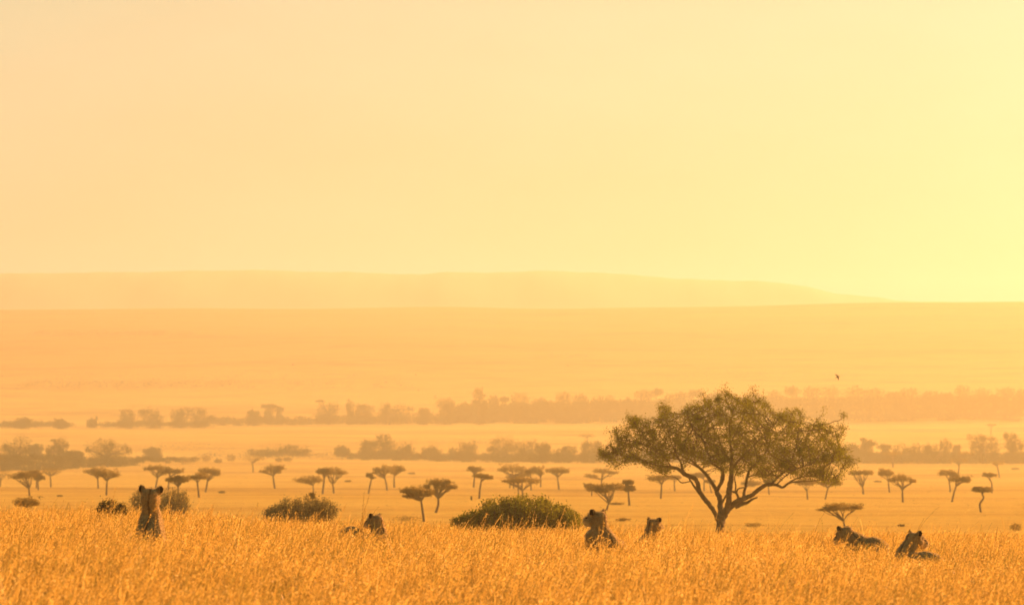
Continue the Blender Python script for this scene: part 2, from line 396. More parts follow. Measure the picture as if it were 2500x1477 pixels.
# ------------------------------------------------------------------ woodland trees
G2 = 'dark trees of the nearer woodland line'; G3 = 'hazy trees of the farther woodland line'
W1 = [
 ((40,1140),(40,1115),[(55,1075,19,10),(37,1090,30,13),(17,1090,12,7),(22,1110,30,18),(60,1110,20,16)],'tall domed tree heading the dark thicket at the left edge'),
 ((93,1122),(90,1106),[(87,1095,15,10)],'small round tree just right of the tall domed left tree'),
 ((145,1128),(146,1105),[(148,1083,16,12),(126,1098,13,10),(129,1075,7,3),(150,1105,14,10)],'narrow topped tree standing second in the left woodland'),
 ((185,1128),(184,1118),[(183,1109,18,8)],'low bushy tree between the narrow tree and the massive dome'),
 ((262,1140),(262,1115),[(262,1082,20,11),(244,1089,28,15),(292,1100,26,16),(227,1100,17,11),(270,1115,40,14)],'massive domed tree above the pair of acacias on the left'),
 ((373,1122),(373,1108),[(373,1100,18,7)],'thin open tree above the sitting lioness'),
 ((690,1115),(690,1107),[(635,1105,24,8),(669,1103,24,9),(704,1093,17,8),(733,1101,22,9)],'low dark grove with a small hump above the lone stepped acacia'),
 ((835,1116),(835,1107),[(835,1100,14,10)],'round faint bush tree left of the feathery trees'),
 ((900,1118),(900,1098),[(901,1085,20,10),(893,1097,14,6)],'feathery open tree above the spindly leaning acacia'),
 ((941,1120),(940,1100),[(939,1068,18,8),(930,1080,18,8),(950,1084,17,8),(940,1104,22,14)],'tallest feathery tree left of the photo centre'),
 ((985,1122),(985,1112),[(985,1104,20,14),(998,1092,7,7)],'lumpy dense tree right of the tallest feathery tree'),
 ((1053,1123),(1053,1116),[(1054,1106,21,15)],'smooth round dome of a tree left of the photo centre'),
 ((1130,1125),(1130,1114),[(1111,1105,18,11),(1144,1098,22,16)],'two humped tree next right of the smooth round dome'),
 ((1235,1128),(1235,1110),[(1229,1084,32,17),(1206,1097,16,12),(1240,1104,34,18)],'large pale domed tree above the stacked acacia cluster'),
 ((1280,1128),(1280,1112),[(1277,1093,25,16),(1290,1108,26,16)],'sloping shoulder of a tree joining the large pale dome'),
 ((1326,1130),(1326,1112),[(1326,1100,16,15)],'small steep tree after the sloping shoulder'),
 ((1370,1130),(1370,1115),[(1365,1107,22,10),(1390,1098,15,9)],'low spreading tree of the near woodland left of the big crown'),
 ((1439,1130),(1439,1112),[(1439,1096,22,17)],'dark woodland tree touching the left tip of the big crown'),
 ((2085,1130),(2085,1110),[(2080,1097,18,12)],'woodland tree emerging right of the big crown'),
 ((2108,1130),(2107,1095),[(2107,1073,7,4),(2121,1084,14,9),(2108,1095,8,16)],'odd tall stem with a small flared top right of the big crown'),
 ((2160,1130),(2160,1110),[(2159,1091,15,6)],'wispy flat tree right of the flared stem'),
 ((2200,1132),(2200,1112),[(2198,1100,20,15),(2240,1098,28,14)],'long even mass of trees above the deeply forked acacia pair'),
 ((2290,1132),(2290,1112),[(2275,1100,22,13),(2308,1090,12,16)],'trees rising to a knob at the end of the even mass'),
 ((2337,1118),(2337,1102),[(2336,1093,9,6)],'little tree on a thin stem in the gap of the right woodland'),
 ((2400,1132),(2400,1105),[(2381,1074,18,13),(2413,1077,24,12),(2386,1093,22,15),(2427,1094,24,15)],'tall broad dome in the woodland near the right edge'),
 ((2470,1132),(2470,1105),[(2469,1070,16,12),(2481,1088,22,15)],'rounded tree at the right edge of the woodland'),
]
W2 = [
 ((57,1047),(57,1038),[(57,1030,18,9)],'low mound shaped tree of the far woodland at left'),
 ((148,1047),(148,1038),[(148,1030,13,7)],'small far tree right of the low mound'),
 ((224,1044),(224,1040),[(224,1037,9,6)],'lone far bush in the gap of the left far woodland'),
 ((318,1046),(318,1030),[(312,1012,16,13),(310,1028,24,12)],'left round crown of the first far grove'),
 ((368,1046),(368,1030),[(364,1010,22,15),(385,1023,18,11)],'higher right crown of the first far grove'),
 ((440,1045),(440,1030),[(437,1015,20,15)],'left crown of the second far grove'),
 ((482,1045),(482,1028),[(478,1007,20,13),(496,1025,22,11)],'higher crown of the second far grove'),
 ((619,1040),(619,1026),[(619,1012,14,9)],'small peaked far tree before the far umbrella trees'),
 ((657,1036),(657,1010),[(656,992,18,5)],'far umbrella tree with thin stem standing over the hedge'),
 ((681,1036),(681,1012),[(682,1000,9,6)],'smaller far umbrella tree beside the taller one'),
 ((803,1036),(803,1015),[(780,979,10,3),(803,997,24,15),(800,1020,26,12)],'big round far tree with a flat twig top'),
 ((855,1036),(855,1015),[(855,993,10,14),(862,1015,14,12)],'narrow upright far tree right of the big round one'),
 ((892,1036),(892,1012),[(892,998,19,11)],'soft domed far tree after the narrow upright one'),
 ((950,1037),(950,1012),[(941,990,12,8),(978,998,26,11),(945,1008,22,12)],'spreading far tree ending the middle far grove'),
 ((1035,1037),(1035,1018),[(1035,1006,14,9)],'small far tree in the dip of the far woodland'),
 ((1087,1037),(1087,1010),[(1087,988,20,15)],'square shouldered far tree left of the tall feathery spire'),
 ((1170,1037),(1170,1000),[(1168,955,9,8),(1171,966,14,7),(1172,984,16,12)],'tallest feathery spire in the far woodland'),
]
for b, f, l, lab in W1:
    build_tree('woodland_tree', b, f, l, lab, 'tree', G2, leafn=7500, leafpx=2.0, skirt=True, flat=False, twigs=False, Y=solve_d(b[0], b[1]), depth=.7)
for b, f, l, lab in W2:
    build_tree('woodland_tree', b, f, l, lab, 'tree', G3, leafn=5500, leafpx=2.0, skirt=True, flat=False, twigs=False, Y=solve_d(b[0], b[1]), depth=.7)

def mass(name, lobes, base_row, n_each, label, leafpx=2.1, flat=False):
    parts = []
    for (x, y, hw, hh) in lobes:
        br = np.interp(x, *base_row) if isinstance(base_row, tuple) else base_row
        d = solve_d(x, br); s = d / F
        d += rng.uniform(0, 60)
        C = P(x, y, d); 
        p = lobe_points(C, (hw * s, hw * s * .7, hh * s), int(n_each * 1.9), flat)
        parts.append(leaf_quads(p, rng.uniform(.7, 1.5, len(p)) * leafpx * s, .75))
    o = mesh_np(name, parts, M_wood); tag(o, label, 'woodland', kind='stuff'); return o
# far wood right of the spire: reads as one mass
FW = [(1134,994,16,12),(1206,979,14,13),(1232,975,10,7),(1269,976,26,17),(1320,985,18,13),(1377,972,20,15),(1418,977,18,15),(1455,985,16,14),(1481,982,26,17),(1533,985,18,13),(1574,964,24,13),(1606,957,13,8),(1640,975,22,14),(1668,968,22,11),(1699,961,20,10),(1746,968,18,9),(1790,975,22,10),(1840,972,22,12),(1891,967,20,13),(1933,955,18,13),(1980,958,22,15),(2027,958,28,15),(2089,958,24,15),(2136,961,26,14),(2180,966,20,10),(2219,961,26,13),(2271,966,24,12),(2310,968,18,10),(2349,955,20,14),(2396,960,24,13),(2458,958,24,13),(2500,962,20,12),(2560,965,30,14),(2640,970,40,15)]
fill = []
for x in range(1120, 2700, 22):
    br = np.interp(x, [1100, 2500], [1034, 1027]); tp = np.interp(x, [1120, 1300, 1900, 2500], [1000, 992, 980, 975])
    for yy in np.linspace(tp, br - 8, 4): fill.append((x + rng.uniform(-6, 6), yy, 22, 12))
mass('far_woodland', FW + fill, ([0, 1100, 2500], [1045, 1035, 1028]), 640, 'long hazy woodland filling the far valley behind the big tree')
hedge2 = [(x + rng.uniform(-6, 6), 1037 + rng.uniform(-3, 3), 14, 8) for x in list(range(-60, 180, 11)) + list(range(250, 520, 11))] + \
         [(x + rng.uniform(-5, 5), np.interp(x, [520, 728, 1120], [1030, 1029, 1022]) + rng.uniform(-4, 3), 14, 10 + (x > 780) * 4) for x in range(510, 1125, 10)]
mass('far_undergrowth', hedge2, ([0, 1100, 2500], [1045, 1035, 1028]), 260, 'low hazy undergrowth under the far grove trees on the left')
h1 = []
for x in range(-80, 340, 11):
    for yy in (1118, 1132, 1144) if x < 180 else (1124, 1134): h1.append((x + rng.uniform(-6, 6), yy + rng.uniform(-4, 4), 15, 8))
for x in range(330, 480, 12): h1.append((x, 1122 + rng.uniform(-3, 3), 13, 5))
mass('thicket', h1, ([-80, 150, 340, 500], [1152, 1148, 1136, 1130]), 260, 'dark thicket under the woodland trees at the left edge')
h2 = [(x + rng.uniform(-5, 5), yy + rng.uniform(-2, 2), 13, 7) for x in range(860, 1560, 11) for yy in (1114, 1121)]
h2 += [(x + rng.uniform(-5, 5), yy + rng.uniform(-2, 2), 14, 8) for x in range(1560, 2620, 12) for yy in (1112, 1123)]
h2 += [(x, 1102 + rng.uniform(-6, 6), 20, 12) for x in range(1480, 2080, 25)]
mass('hedge_thicket', h2, ([850, 1300, 2600], [1123, 1130, 1133]), 260, 'even band of undergrowth along the foot of the nearer woodland')
G4 = 'low shrubs between the woodland and the plain'
for (x, y, hw, hh, lab) in [(410,1126,7,5,'small dark shrub first in the row right of the thicket'),(459,1124,24,9,'wide low shrub above the gap after the sitting lioness'),
    (504,1119,11,8,'compact shrub left of the pale flat acacia'),(533,1125,10,5,'low shrub between two compact ones near the pale flat acacia'),(565,1117,11,9,'compact shrub touching the left of the pale flat acacia'),
    (681,1122,7,5,'little round shrub under the dark low grove'),(702,1121,12,5,'longer shrub right of the little round one under the grove')]:
    d = solve_d(x, y + hh); s = d / F; B = P(x, y + hh, d)
    o = mesh_np('shrub', [leaf_quads(lobe_points(P(x, y, d) - B, (hw * s, hw * s, hh * s), 500, False), rng.uniform(.7, 1.5, 500) * 2 * s, .75)], M_leaf_far)
    o.location = B; tag(o, lab, 'shrub', G4)
G5 = 'low dark humps lying on the open plain'
for (x, y, hw, hh, lab) in [(1840,1281,24,5,'long dark low hump on the plain right of the big tree trunk'),(2479,1287,13,9,'small dark shrub at the right edge of the plain'),
    (1522,1268,16,4,'low dark hump between the central lioness and the next one'),(995,1266,34,6,'wide grey low scrub right of the second lioness'),
    (146,1210,6,2,'tiny dark clump on the plain left of the acacia pair'),(542,1201,7,2.5,'tiny dark clump right of the overlapping acacia pair'),(850,1174,8,2,'small dark clump right of the three acacias over the grey bush'),
    (1005,1155,8,2,'small dark clump right of the straight thin acacia'),(1504,1229,16,3,'flat dark clump behind the central lioness'),(2143,1175,8,2,'small dark clump right of the deeply forked acacia'),(2200,1282,9,3,'dark clump just above the rightmost lioness'),(2478,1144,8,2,'faint small clump on the plain at the right edge'),(1151,1216,2,5,'tiny upright termite stub left of the green bush')]:
    d = solve_d(x, y + hh); s = d / F; B = P(x, y + hh, d)
    o = mesh_np('low_shrub', [leaf_quads(lobe_points(P(x, y, d) - B, (hw * s, hw * s * .8, hh * s), 900, False), rng.uniform(.7, 1.5, 900) * 1.7 * s, .75)], M_leaf_far)
    o.location = B; tag(o, lab, 'shrub', G5)
# tiny tufts all over the plains
tf = []
for k in range(1500):
    row = rng.uniform(760, 1290); x = rng.uniform(-100, 2600)
    d = solve_d(x, row); s = d / F; c = P(x, row, d)
    n = 12; w = rng.uniform(.5, 3.5) if row > 1040 else rng.uniform(.5, 2.2)
    p = c + rng.normal(size=(n, 3)) * np.array([w, w, .45]) * s
    tf.append(leaf_quads(p, rng.uniform(.6, 1.3, n) * 1.3 * s, .8))
sc_ = []
for (xa, xb, ra, rb, hh_, n_) in [(60, 620, 932, 944, 4, 260), (620, 1010, 936, 943, 2, 90), (60, 470, 812, 818, 2.5, 150), (100, 400, 808, 812, 1.5, 60), (480, 860, 1110, 1113, 3, 120), (850, 1260, 1077, 1080, 1.2, 70), (1300, 1450, 866, 870, 1.2, 40), (0, 1000, 915, 918, 1.0, 90), (330, 620, 1086, 1093, 1.0, 40), (1500, 2100, 905, 925, 1.0, 60), (1750, 1870, 1282, 1284, 1.5, 12)]:
    for k in range(n_):
        x = rng.uniform(xa, xb); row = rng.uniform(ra, rb); d = solve_d(x, row); s = d / F; c = P(x, row, d)
        p = c + rng.normal(size=(16, 3)) * np.array([9 * s, 30, hh_ * .3 * s]); p[:, 2] = ground(p[:, 0], p[:, 1]) + rng.uniform(0, hh_ * .6, 16) * s
        sc_.append(leaf_quads(p, rng.uniform(.6, 1.3, 16) * 2.2 * s, .8))
tag(mesh_np('scrub_strips', sc_, M_wood), 'faint dark strips of low scrub lying across the far plain', 'scrub', kind='stuff')
tag(mesh_np('plain_tufts', tf, M_wood), 'tiny dark tufts scattered over the far plain', 'tufts', kind='stuff')

# ------------------------------------------------------------------ the big tree
ZX = lambda q: (1450 + q[0] / 3.692, 930 + q[1] / 3.692)
def big_tree():
    D = 226.0; s = D / F
    B = P(1757.6, 1308, D); B[2] = float(ground(B[0], B[1])) - .05
    root = empty('big_acacia_tree', B, 'large green acacia with wide spreading crown and forked limbs, standing in the grass', 'acacia')
    def W(zx, zy, dy=0):
        a, b = ZX((zx, zy)); return P(a, b, D + dy) - B
    # limbs: (zoom x, zoom y, width, depth offset)
    limbs = [
     [(1137,1430,80,0),(1138,1360,74,0),(1138,1300,72,0),(1142,1240,84,0),(1150,1190,66,0)],
     [(1120,1250,48,0),(1090,1190,40,-.1),(1045,1120,42,-.2),(990,1055,44,-.3),(950,990,42,-.4),(932,910,40,-.5),(890,868,42,-.6),(820,842,40,-.8),(770,800,32,-.9),(700,775,27,-1.0),(600,768,21,-1.1),(520,745,16,-1.2),(420,705,12,-1.2),(320,685,8,-1.1),(220,670,5,-1.0)],
     [(860,905,11,-.6),(790,915,11,-.9),(740,872,9,-1.2),(680,856,7,-1.4),(600,830,5,-1.5),(530,790,4,-1.5)],
     [(938,1000,22,-.4),(905,950,19,-.2),(862,885,15,.1),(830,830,12,.3),(760,800,10,.5),(650,780,8,.8),(520,740,6,1.0)],
     [(822,842,27,-.8),(795,790,23,-.5),(775,720,16,-.2),(700,640,10,.3),(600,560,7,.6),(520,480,5,.8)],
     [(1138,1240,50,.1),(1140,1140,50,.3),(1135,1060,50,.5),(1110,1010,44,.6),(1095,970,38,.7),(1050,900,33,.9),(1010,840,31,1.1),(960,790,27,1.3),(920,755,22,1.4),(870,710,16,1.5),(800,680,11,1.5),(700,600,8,1.6),(600,500,5,1.6)],
     [(920,755,14,1.4),(900,680,12,1.2),(870,600,9,1.0),(850,480,7,.9),(860,360,5,.8)],
     [(1105,990,34,.6),(1140,930,32,.4),(1160,870,40,.3),(1150,800,26,.2),(1060,740,18,.0),(1050,690,16,-.2),(1120,640,11,-.4),(1060,520,8,-.6),(1010,380,5,-.6)],
     [(1170,1200,50,0),(1200,1135,52,-.1),(1215,1080,54,-.2),(1215,1000,52,-.2),(1230,920,50,-.2),(1240,840,44,-.2),(1237,760,34,-.1),(1240,680,26,0),(1232,600,20,0),(1222,500,13,0),(1230,400,9,0),(1250,280,5,0)],
     [(1160,1090,18,.2),(1185,1040,16,0),(1205,1010,14,-.1)],
     [(1160,1240,60,0),(1200,1160,66,0),(1245,1115,62,0),(1300,1080,52,-.1),(1350,1060,46,-.2),(1420,1030,40,-.3),(1480,980,38,-.5),(1540,940,37,-.6),(1600,932,33,-.7),(1650,937,27,-.8),(1700,957,23,-.9),(1760,918,19,-1.0),(1850,905,13,-1.1),(1950,902,9,-1.1),(2050,892,6,-1.1),(2130,905,4,-1.1)],
     [(1345,1062,34,-.2),(1360,980,25,.1),(1375,900,25,.3),(1395,820,25,.5),(1430,770,21,.7),(1480,720,17,.9),(1540,650,12,1.1),(1580,560,9,1.2),(1600,440,5,1.2)],
     [(1270,1130,56,0),(1330,1110,36,.1),(1380,1095,28,.2),(1425,1065,20,.3),(1472,1047,12,.4)],
     [(1600,932,26,-.7),(1640,880,22,-.4),(1700,830,19,-.2),(1760,790,15,0),(1830,730,12,.3),(1900,690,10,.5),(2000,640,7,.8),(2120,560,4,1.0)],
     [(1305,1060,22,-.1),(1280,1008,20,-.2),(1225,990,16,-.2)],
     [(1280,1010,18,-.2),(1300,972,14,-.3),(1350,958,12,-.4)],
     [(1272,1000,12,-.2),(1278,940,13,-.2),(1268,868,10,-.1),(1300,800,8,.1),(1360,720,6,.3)],
     [(1745,922,16,-1.0),(1820,880,14,-.8),(1900,860,12,-.6),(2000,850,9,-.4),(2110,830,5,-.2),(2240,780,4,0)],
     [(1240,800,24,-.2),(1300,720,20,-.5),(1380,640,15,-.8),(1460,560,11,-1.0),(1540,470,8,-1.2),(1640,380,5,-1.3)],
     [(1237,740,22,0),(1180,640,17,.4),(1130,540,12,.8),(1080,430,9,1.0),(1040,320,6,1.1)],
     [(1232,560,14,0),(1290,440,11,.3),(1340,330,8,.5),(1400,220,5,.6)],
     [(700,775,16,-1.0),(640,700,12,-1.3),(560,640,9,-1.5),(460,580,7,-1.6),(340,540,4,-1.6)],
     [(1830,730,11,.3),(1885,620,10,.1),(1920,500,8,-.2),(1985,400,5,-.5)],
     [(2000,850,10,-.5),(2100,760,9,-.2),(2200,700,7,.2),(2310,690,4,.5)],
     [(1900,690,10,.5),(2000,570,9,1.0),(2110,480,7,1.3),(2230,430,4,1.4)],
     [(1540,650,12,1.1),(1640,520,9,.8),(1740,400,7,.4),(1800,290,4,.2)],
     [(1760,790,12,0),(1800,660,10,-.8),(1830,540,8,-1.4),(1850,400,5,-1.7)],
     [(1650,930,14,-.8),(1720,860,11,-1.6),(1830,790,9,-2.2),(1980,740,6,-2.6)],
     [(1480,720,12,.9),(1450,600,10,1.4),(1440,460,8,1.7),(1450,300,5,1.6)],
     [(560,640,9,-1.5),(470,520,8,-1.2),(390,400,5,-1.0)],
     [(420,705,9,-1.2),(300,630,8,-.6),(180,600,5,-.2)],
     [(775,720,12,-.2),(700,560,9,-.9),(660,400,7,-1.3),(640,270,4,-1.4)],
     [(960,790,14,1.3),(820,720,11,2.0),(640,680,8,2.4),(440,620,5,2.3)],
     [(1180,640,14,.4),(1020,560,10,-.8),(900,440,8,-1.6),(840,300,5,-1.9)],
     [(1380,870,14,.3),(1450,850,9,.6),(1530,870,7,.8),(1580,850,6,1.0),(1640,800,4,1.1)],
    ]
    parts = []; nodes = []
    for li, l in enumerate(limbs):
        c = smooth_line([(*W(a, b, dy), w) for a, b, w, dy in l], 5)
        r = c[:, 3] / 3.692 * .5 * s
        p = c[:, :3].copy(); p += rng.normal(size=p.shape) * r[:, None] * .08
        parts.append(tube(p, r, 10 if r.max() > .12 else 6, .07))
        if li: 
            keep = (c[:, 3] < 34)
            nodes.append(p[keep])
    # crown volume traced in the photo, given real depth
    poly = np.array([(40,690),(60,620),(130,550),(190,530),(165,440),(220,390),(310,430),(300,330),(380,320),(480,330),(590,330),(580,240),(660,200),(720,290),(790,290),(850,230),(920,185),(960,240),(1005,140),(1060,170),(1090,230),(1150,210),(1140,110),(1190,70),(1230,130),(1300,150),(1370,160),(1415,95),(1440,160),(1500,145),(1560,200),(1590,270),(1650,260),(1720,290),(1770,240),(1830,280),(1890,300),(1890,370),(2000,405),(2040,335),(2090,400),(2170,395),(2240,390),(2275,430),(2240,500),(2210,560),(2330,600),(2260,640),(2345,700),(2310,780),(2250,840),(2270,860),(2200,930),(2130,925),(2000,890),(1880,860),(1780,840),(1700,790),(1620,850),(1530,890),(1450,830),(1410,780),(1350,830),(1290,850),(1230,800),(1120,820),(1060,760),(980,750),(920,700),(850,690),(790,660),(700,680),(640,740),(690,800),(640,860),(560,830),(500,800),(440,750),(330,730),(200,800),(170,760),(100,720)], float)
    def inside(q):
        x, y = q[:, 0], q[:, 1]; c = np.zeros(len(q), bool); n = len(poly)
        for i in range(n):
            x1, y1 = poly[i]; x2, y2 = poly[(i + 1) % n]
            cond = ((y1 > y) != (y2 > y)) & (x < (x2 - x1) * (y - y1) / (y2 - y1 + 1e-9) + x1)
            c ^= cond
        return c
    q = np.stack([rng.uniform(30, 2350, 30000), rng.uniform(60, 940, 30000)], 1); q = q[inside(q)]
    u = (q[:, 0] - 1190) / 1170; wv = (q[:, 1] - 560) / 520
    dep = 3.0 * np.sqrt(np.clip(1 - u * u * .85 - wv * wv * .5, .05, 1))
    dy = rng.uniform(-1, 1, len(q)) * dep
    att = np.array([W(a, b, 0) for a, b in q]); att[:, 1] += dy
    spk = [(1190,85),(1170,140),(1005,150),(1020,210),(1415,110),(1425,170),(1500,155),(640,215),(600,250),(300,335),(340,370),(2040,345),(2230,400),(2150,420),(1770,250),(200,470),(920,195),(720,290),(2310,610),(2330,700),(1880,320)]
    # clumpy: keep attractors where a sum of waves is high
    cl = np.sin(att[:, 0] * 2.9 + 1) * np.sin(att[:, 2] * 4.1 + att[:, 1] * 1.3) + np.sin(att[:, 0] * 5.3 + att[:, 2] * 3.7 + 2) * .7 + np.sin(att[:, 1] * 3.1 + att[:, 2] * 2.2) * .5
    att = att[cl > -.6][:12000]
    att = np.concatenate([att] + [W(a_, b_, rng.uniform(-.8, .8)) + rng.normal(size=(9, 3)) * np.array([.2, .25, .18]) for a_, b_ in spk])
    nd = np.concatenate(nodes); par = [-1] * len(nd); n0 = len(nd)
    nd = list(nd); step = .11; kill = .14; infl = 1.1
    arr = np.array(nd)
    best = np.full(len(att), 1e9); bi = np.zeros(len(att), int)
    for k in range(0, len(arr), 200):
        dd = np.linalg.norm(att[:, None] - arr[None, k:k + 200], axis=2); m = dd.argmin(1); v = dd[np.arange(len(att)), m]
        up = v < best; best[up] = v[up]; bi[up] = m[up] + k
    alive = best > kill
    for it in range(70):
        act = alive & (best < infl if it < 45 else best < 1e9)
        if act.sum() < 5: break
        idx = bi[act]; dirs = att[act] - np.array(nd)[idx]; dirs /= np.linalg.norm(dirs, axis=1)[:, None]
        acc = {}
        for a_, v_ in zip(idx, dirs):
            if a_ in acc: acc[a_] += v_
            else: acc[a_] = v_.copy()
        new = []; npar = []
        for a_, v_ in acc.items():
            l_ = np.linalg.norm(v_)
            if l_ < 1e-3: continue
            v_ = v_ / l_ + rng.normal(size=3) * .10; v_ /= np.linalg.norm(v_)
            new.append(nd[a_] + v_ * step); npar.append(a_)
        if not new: break
        st = len(nd); nd += new; par += npar; NW = np.array(new)
        for k in range(0, len(NW), 200):
            dd = np.linalg.norm(att[:, None] - NW[None, k:k + 200], axis=2); m = dd.argmin(1); v = dd[np.arange(len(att)), m]
            up = v < best; best[up] = v[up]; bi[up] = m[up] + st + k
        alive &= best > kill
        if len(nd) > 34000: break
    A = np.array(nd); par = np.array(par); cnt = np.ones(len(A))
    for k in range(len(A) - 1, n0 - 1, -1): cnt[par[k]] += cnt[k]
    r = .0042 * np.maximum(cnt, 1) ** .47; r = np.minimum(r, .07)
    ks = np.arange(n0, len(A)); pa = par[ks]
    a0, a1 = A[pa], A[ks]; r0 = np.where(pa < n0, r[ks], np.minimum(r[pa], r[ks] * 1.5)); r1 = r[ks]
    t = a1 - a0; t /= np.linalg.norm(t, axis=1)[:, None]; sd = np.cross(t, [.1, 1, .2]); sd /= np.linalg.norm(sd, axis=1)[:, None]; ud = np.cross(t, sd)
    vs = []
    for rr_, aa in ((r0, a0), (r1, a1)):
        for th in (0, 2.094, 4.189): vs.append(aa + rr_[:, None] * (math.cos(th) * sd + math.sin(th) * ud))
    vt = np.stack(vs, 1).reshape(-1, 3); b_ = np.arange(len(ks))[:, None] * 6
    ft = np.concatenate([b_ + np.array([0, 1, 4, 3]), b_ + np.array([1, 2, 5, 4]), b_ + np.array([2, 0, 3, 5])])
    tr = mesh_np('trunk', parts, M_bark, root, smooth=True)
    tw = mesh_np('twigs', [(vt, ft)], M_bark, root, smooth=True)
    tips = A[ks][cnt[ks] < 9]
    c = np.repeat(tips, BIGLEAF, 0) + rng.normal(size=(len(tips) * BIGLEAF, 3)) * .085
    mesh_np('crown', [leaf_quads(c, rng.uniform(.038, .078, len(c)), .55)], M_leaf, root)
    print('big tree', len(A), len(c))
BIGLEAF = 9
big_tree()

# ------------------------------------------------------------------ bushes
def bush(px0, px1, toprow, Y, outline, nleaf, leafsz, label, mat, bark):
    """outline: list of (px,row) giving the top edge of the bush"""
    s = Y / F; cx = (px0 + px1) / 2
    B = P(cx, 1300, Y); B[2] = float(ground(B[0], B[1]))
    root = empty('bush', B, label, 'bush', 'bushes at the edge of the tall grass')
    ox, oy = np.array(outline, float).T
    hw = (px1 - px0) / 2 * s
    stems = []; pts = []
    ns = max(60, int((px1 - px0) * .9))
    for k in range(ns):
        a = rng.uniform(px0, px1); dy = rng.uniform(-1, 1) * hw * .75 * math.sqrt(max(.05, 1 - ((a - cx) / (px1 - px0) * 2) ** 2))
        tp = np.interp(a, ox, oy)
        ztop = P(a, tp, Y)[2] - B[2]; f = rng.uniform(.25, 1) ** .33 * (1.04 - .3 * (dy / hw) ** 2)
        e = np.array([(a - cx) * s, dy, max(.15, ztop * f)])
        st = np.array([(a - cx) * s * rng.uniform(.1, .4), dy * .2, -.05])
        mdl = (st + e) / 2 + np.array([(a - cx) * s * .2, dy * .15, -.05 * e[2]])
        q = smooth_line([st, mdl, e], 4)
        stems.append(tube(q, np.linspace(.03, .008, len(q)), 4))
        m = nleaf // ns
        tt = rng.uniform(.35, 1.03, m) ** .7
        ii = tt * (len(q) - 1); i0 = np.clip(ii.astype(int), 0, len(q) - 2); fr = (ii - i0)[:, None]
        pts.append(q[i0] * (1 - fr) + q[i0 + 1] * fr + rng.normal(size=(m, 3)) * np.array([.075, .075, .05]) * (s / .0143))
    L_ = np.concatenate(pts); L_ = L_[L_[:, 2] > .02]
    mesh_np('stems', stems, bark, root, smooth=True)
    mesh_np('foliage', [leaf_quads(L_, rng.uniform(.6, 1.4, len(L_)) * leafsz, .55)], mat, root)
bush(1105, 1425, 1207, 200., [(1105,1272),(1115,1262),(1130,1258),(1138,1248),(1165,1248),(1172,1232),(1190,1222),(1220,1215),(1250,1216),(1275,1207),(1300,1209),(1315,1218),(1345,1220),(1352,1228),(1378,1234),(1385,1243),(1400,1248),(1412,1258),(1422,1272)], 34000, .075, 'broad dark green bush in the centre, left of the central lioness', M_leaf, M_bark)
M_bush2 = leaf_mat('grey_leaf', [(0.2, (.10, .09, .035)), (.6, (.15, .13, .05)), (1., (.20, .175, .06))], .5, 1.5)
bush(643, 825, 1212, 250., [(643,1250),(655,1240),(680,1232),(695,1216),(715,1212),(730,1214),(745,1211),(758,1208),(770,1212),(778,1225),(790,1220),(805,1222),(820,1228),(826,1240)], 9500, .09, 'grey brown bush between the sitting lioness and the second lioness', M_bush2, M_bark)
bush(322, 462, 1190, 330., [(318,1232),(330,1205),(345,1196),(375,1215),(395,1198),(420,1190),(440,1196),(455,1202),(462,1228)], 4600, .12, 'hazy grey bush partly hidden by the sitting lioness', M_bush2, M_bark)
bush(236, 312, 1225, 118., [(236,1238),(250,1222),(262,1220),(285,1226),(300,1229),(312,1242)], 3600, .05, 'small dark bush in the grass left of the sitting lioness', M_bush2, M_bark)
build_tree('small_bush_tree', (66, 1246), (66, 1238), [(66, 1226, 28, 11), (52, 1230, 14, 7), (82, 1229, 13, 7)], 'small round bush on a short stem at far left below the acacias', 'bush', 'bushes at the edge of the tall grass', leafn=4500, leafpx=2.2, Y=290.)
build_tree('small_bush_tree', (762, 1232), (763, 1222), [(762, 1207, 8, 5), (765, 1214, 6, 5)], 'little dark tuft tree poking out of the grey brown bush', 'bush', 'bushes at the edge of the tall grass', leafn=900, leafpx=2.2, Y=262.)

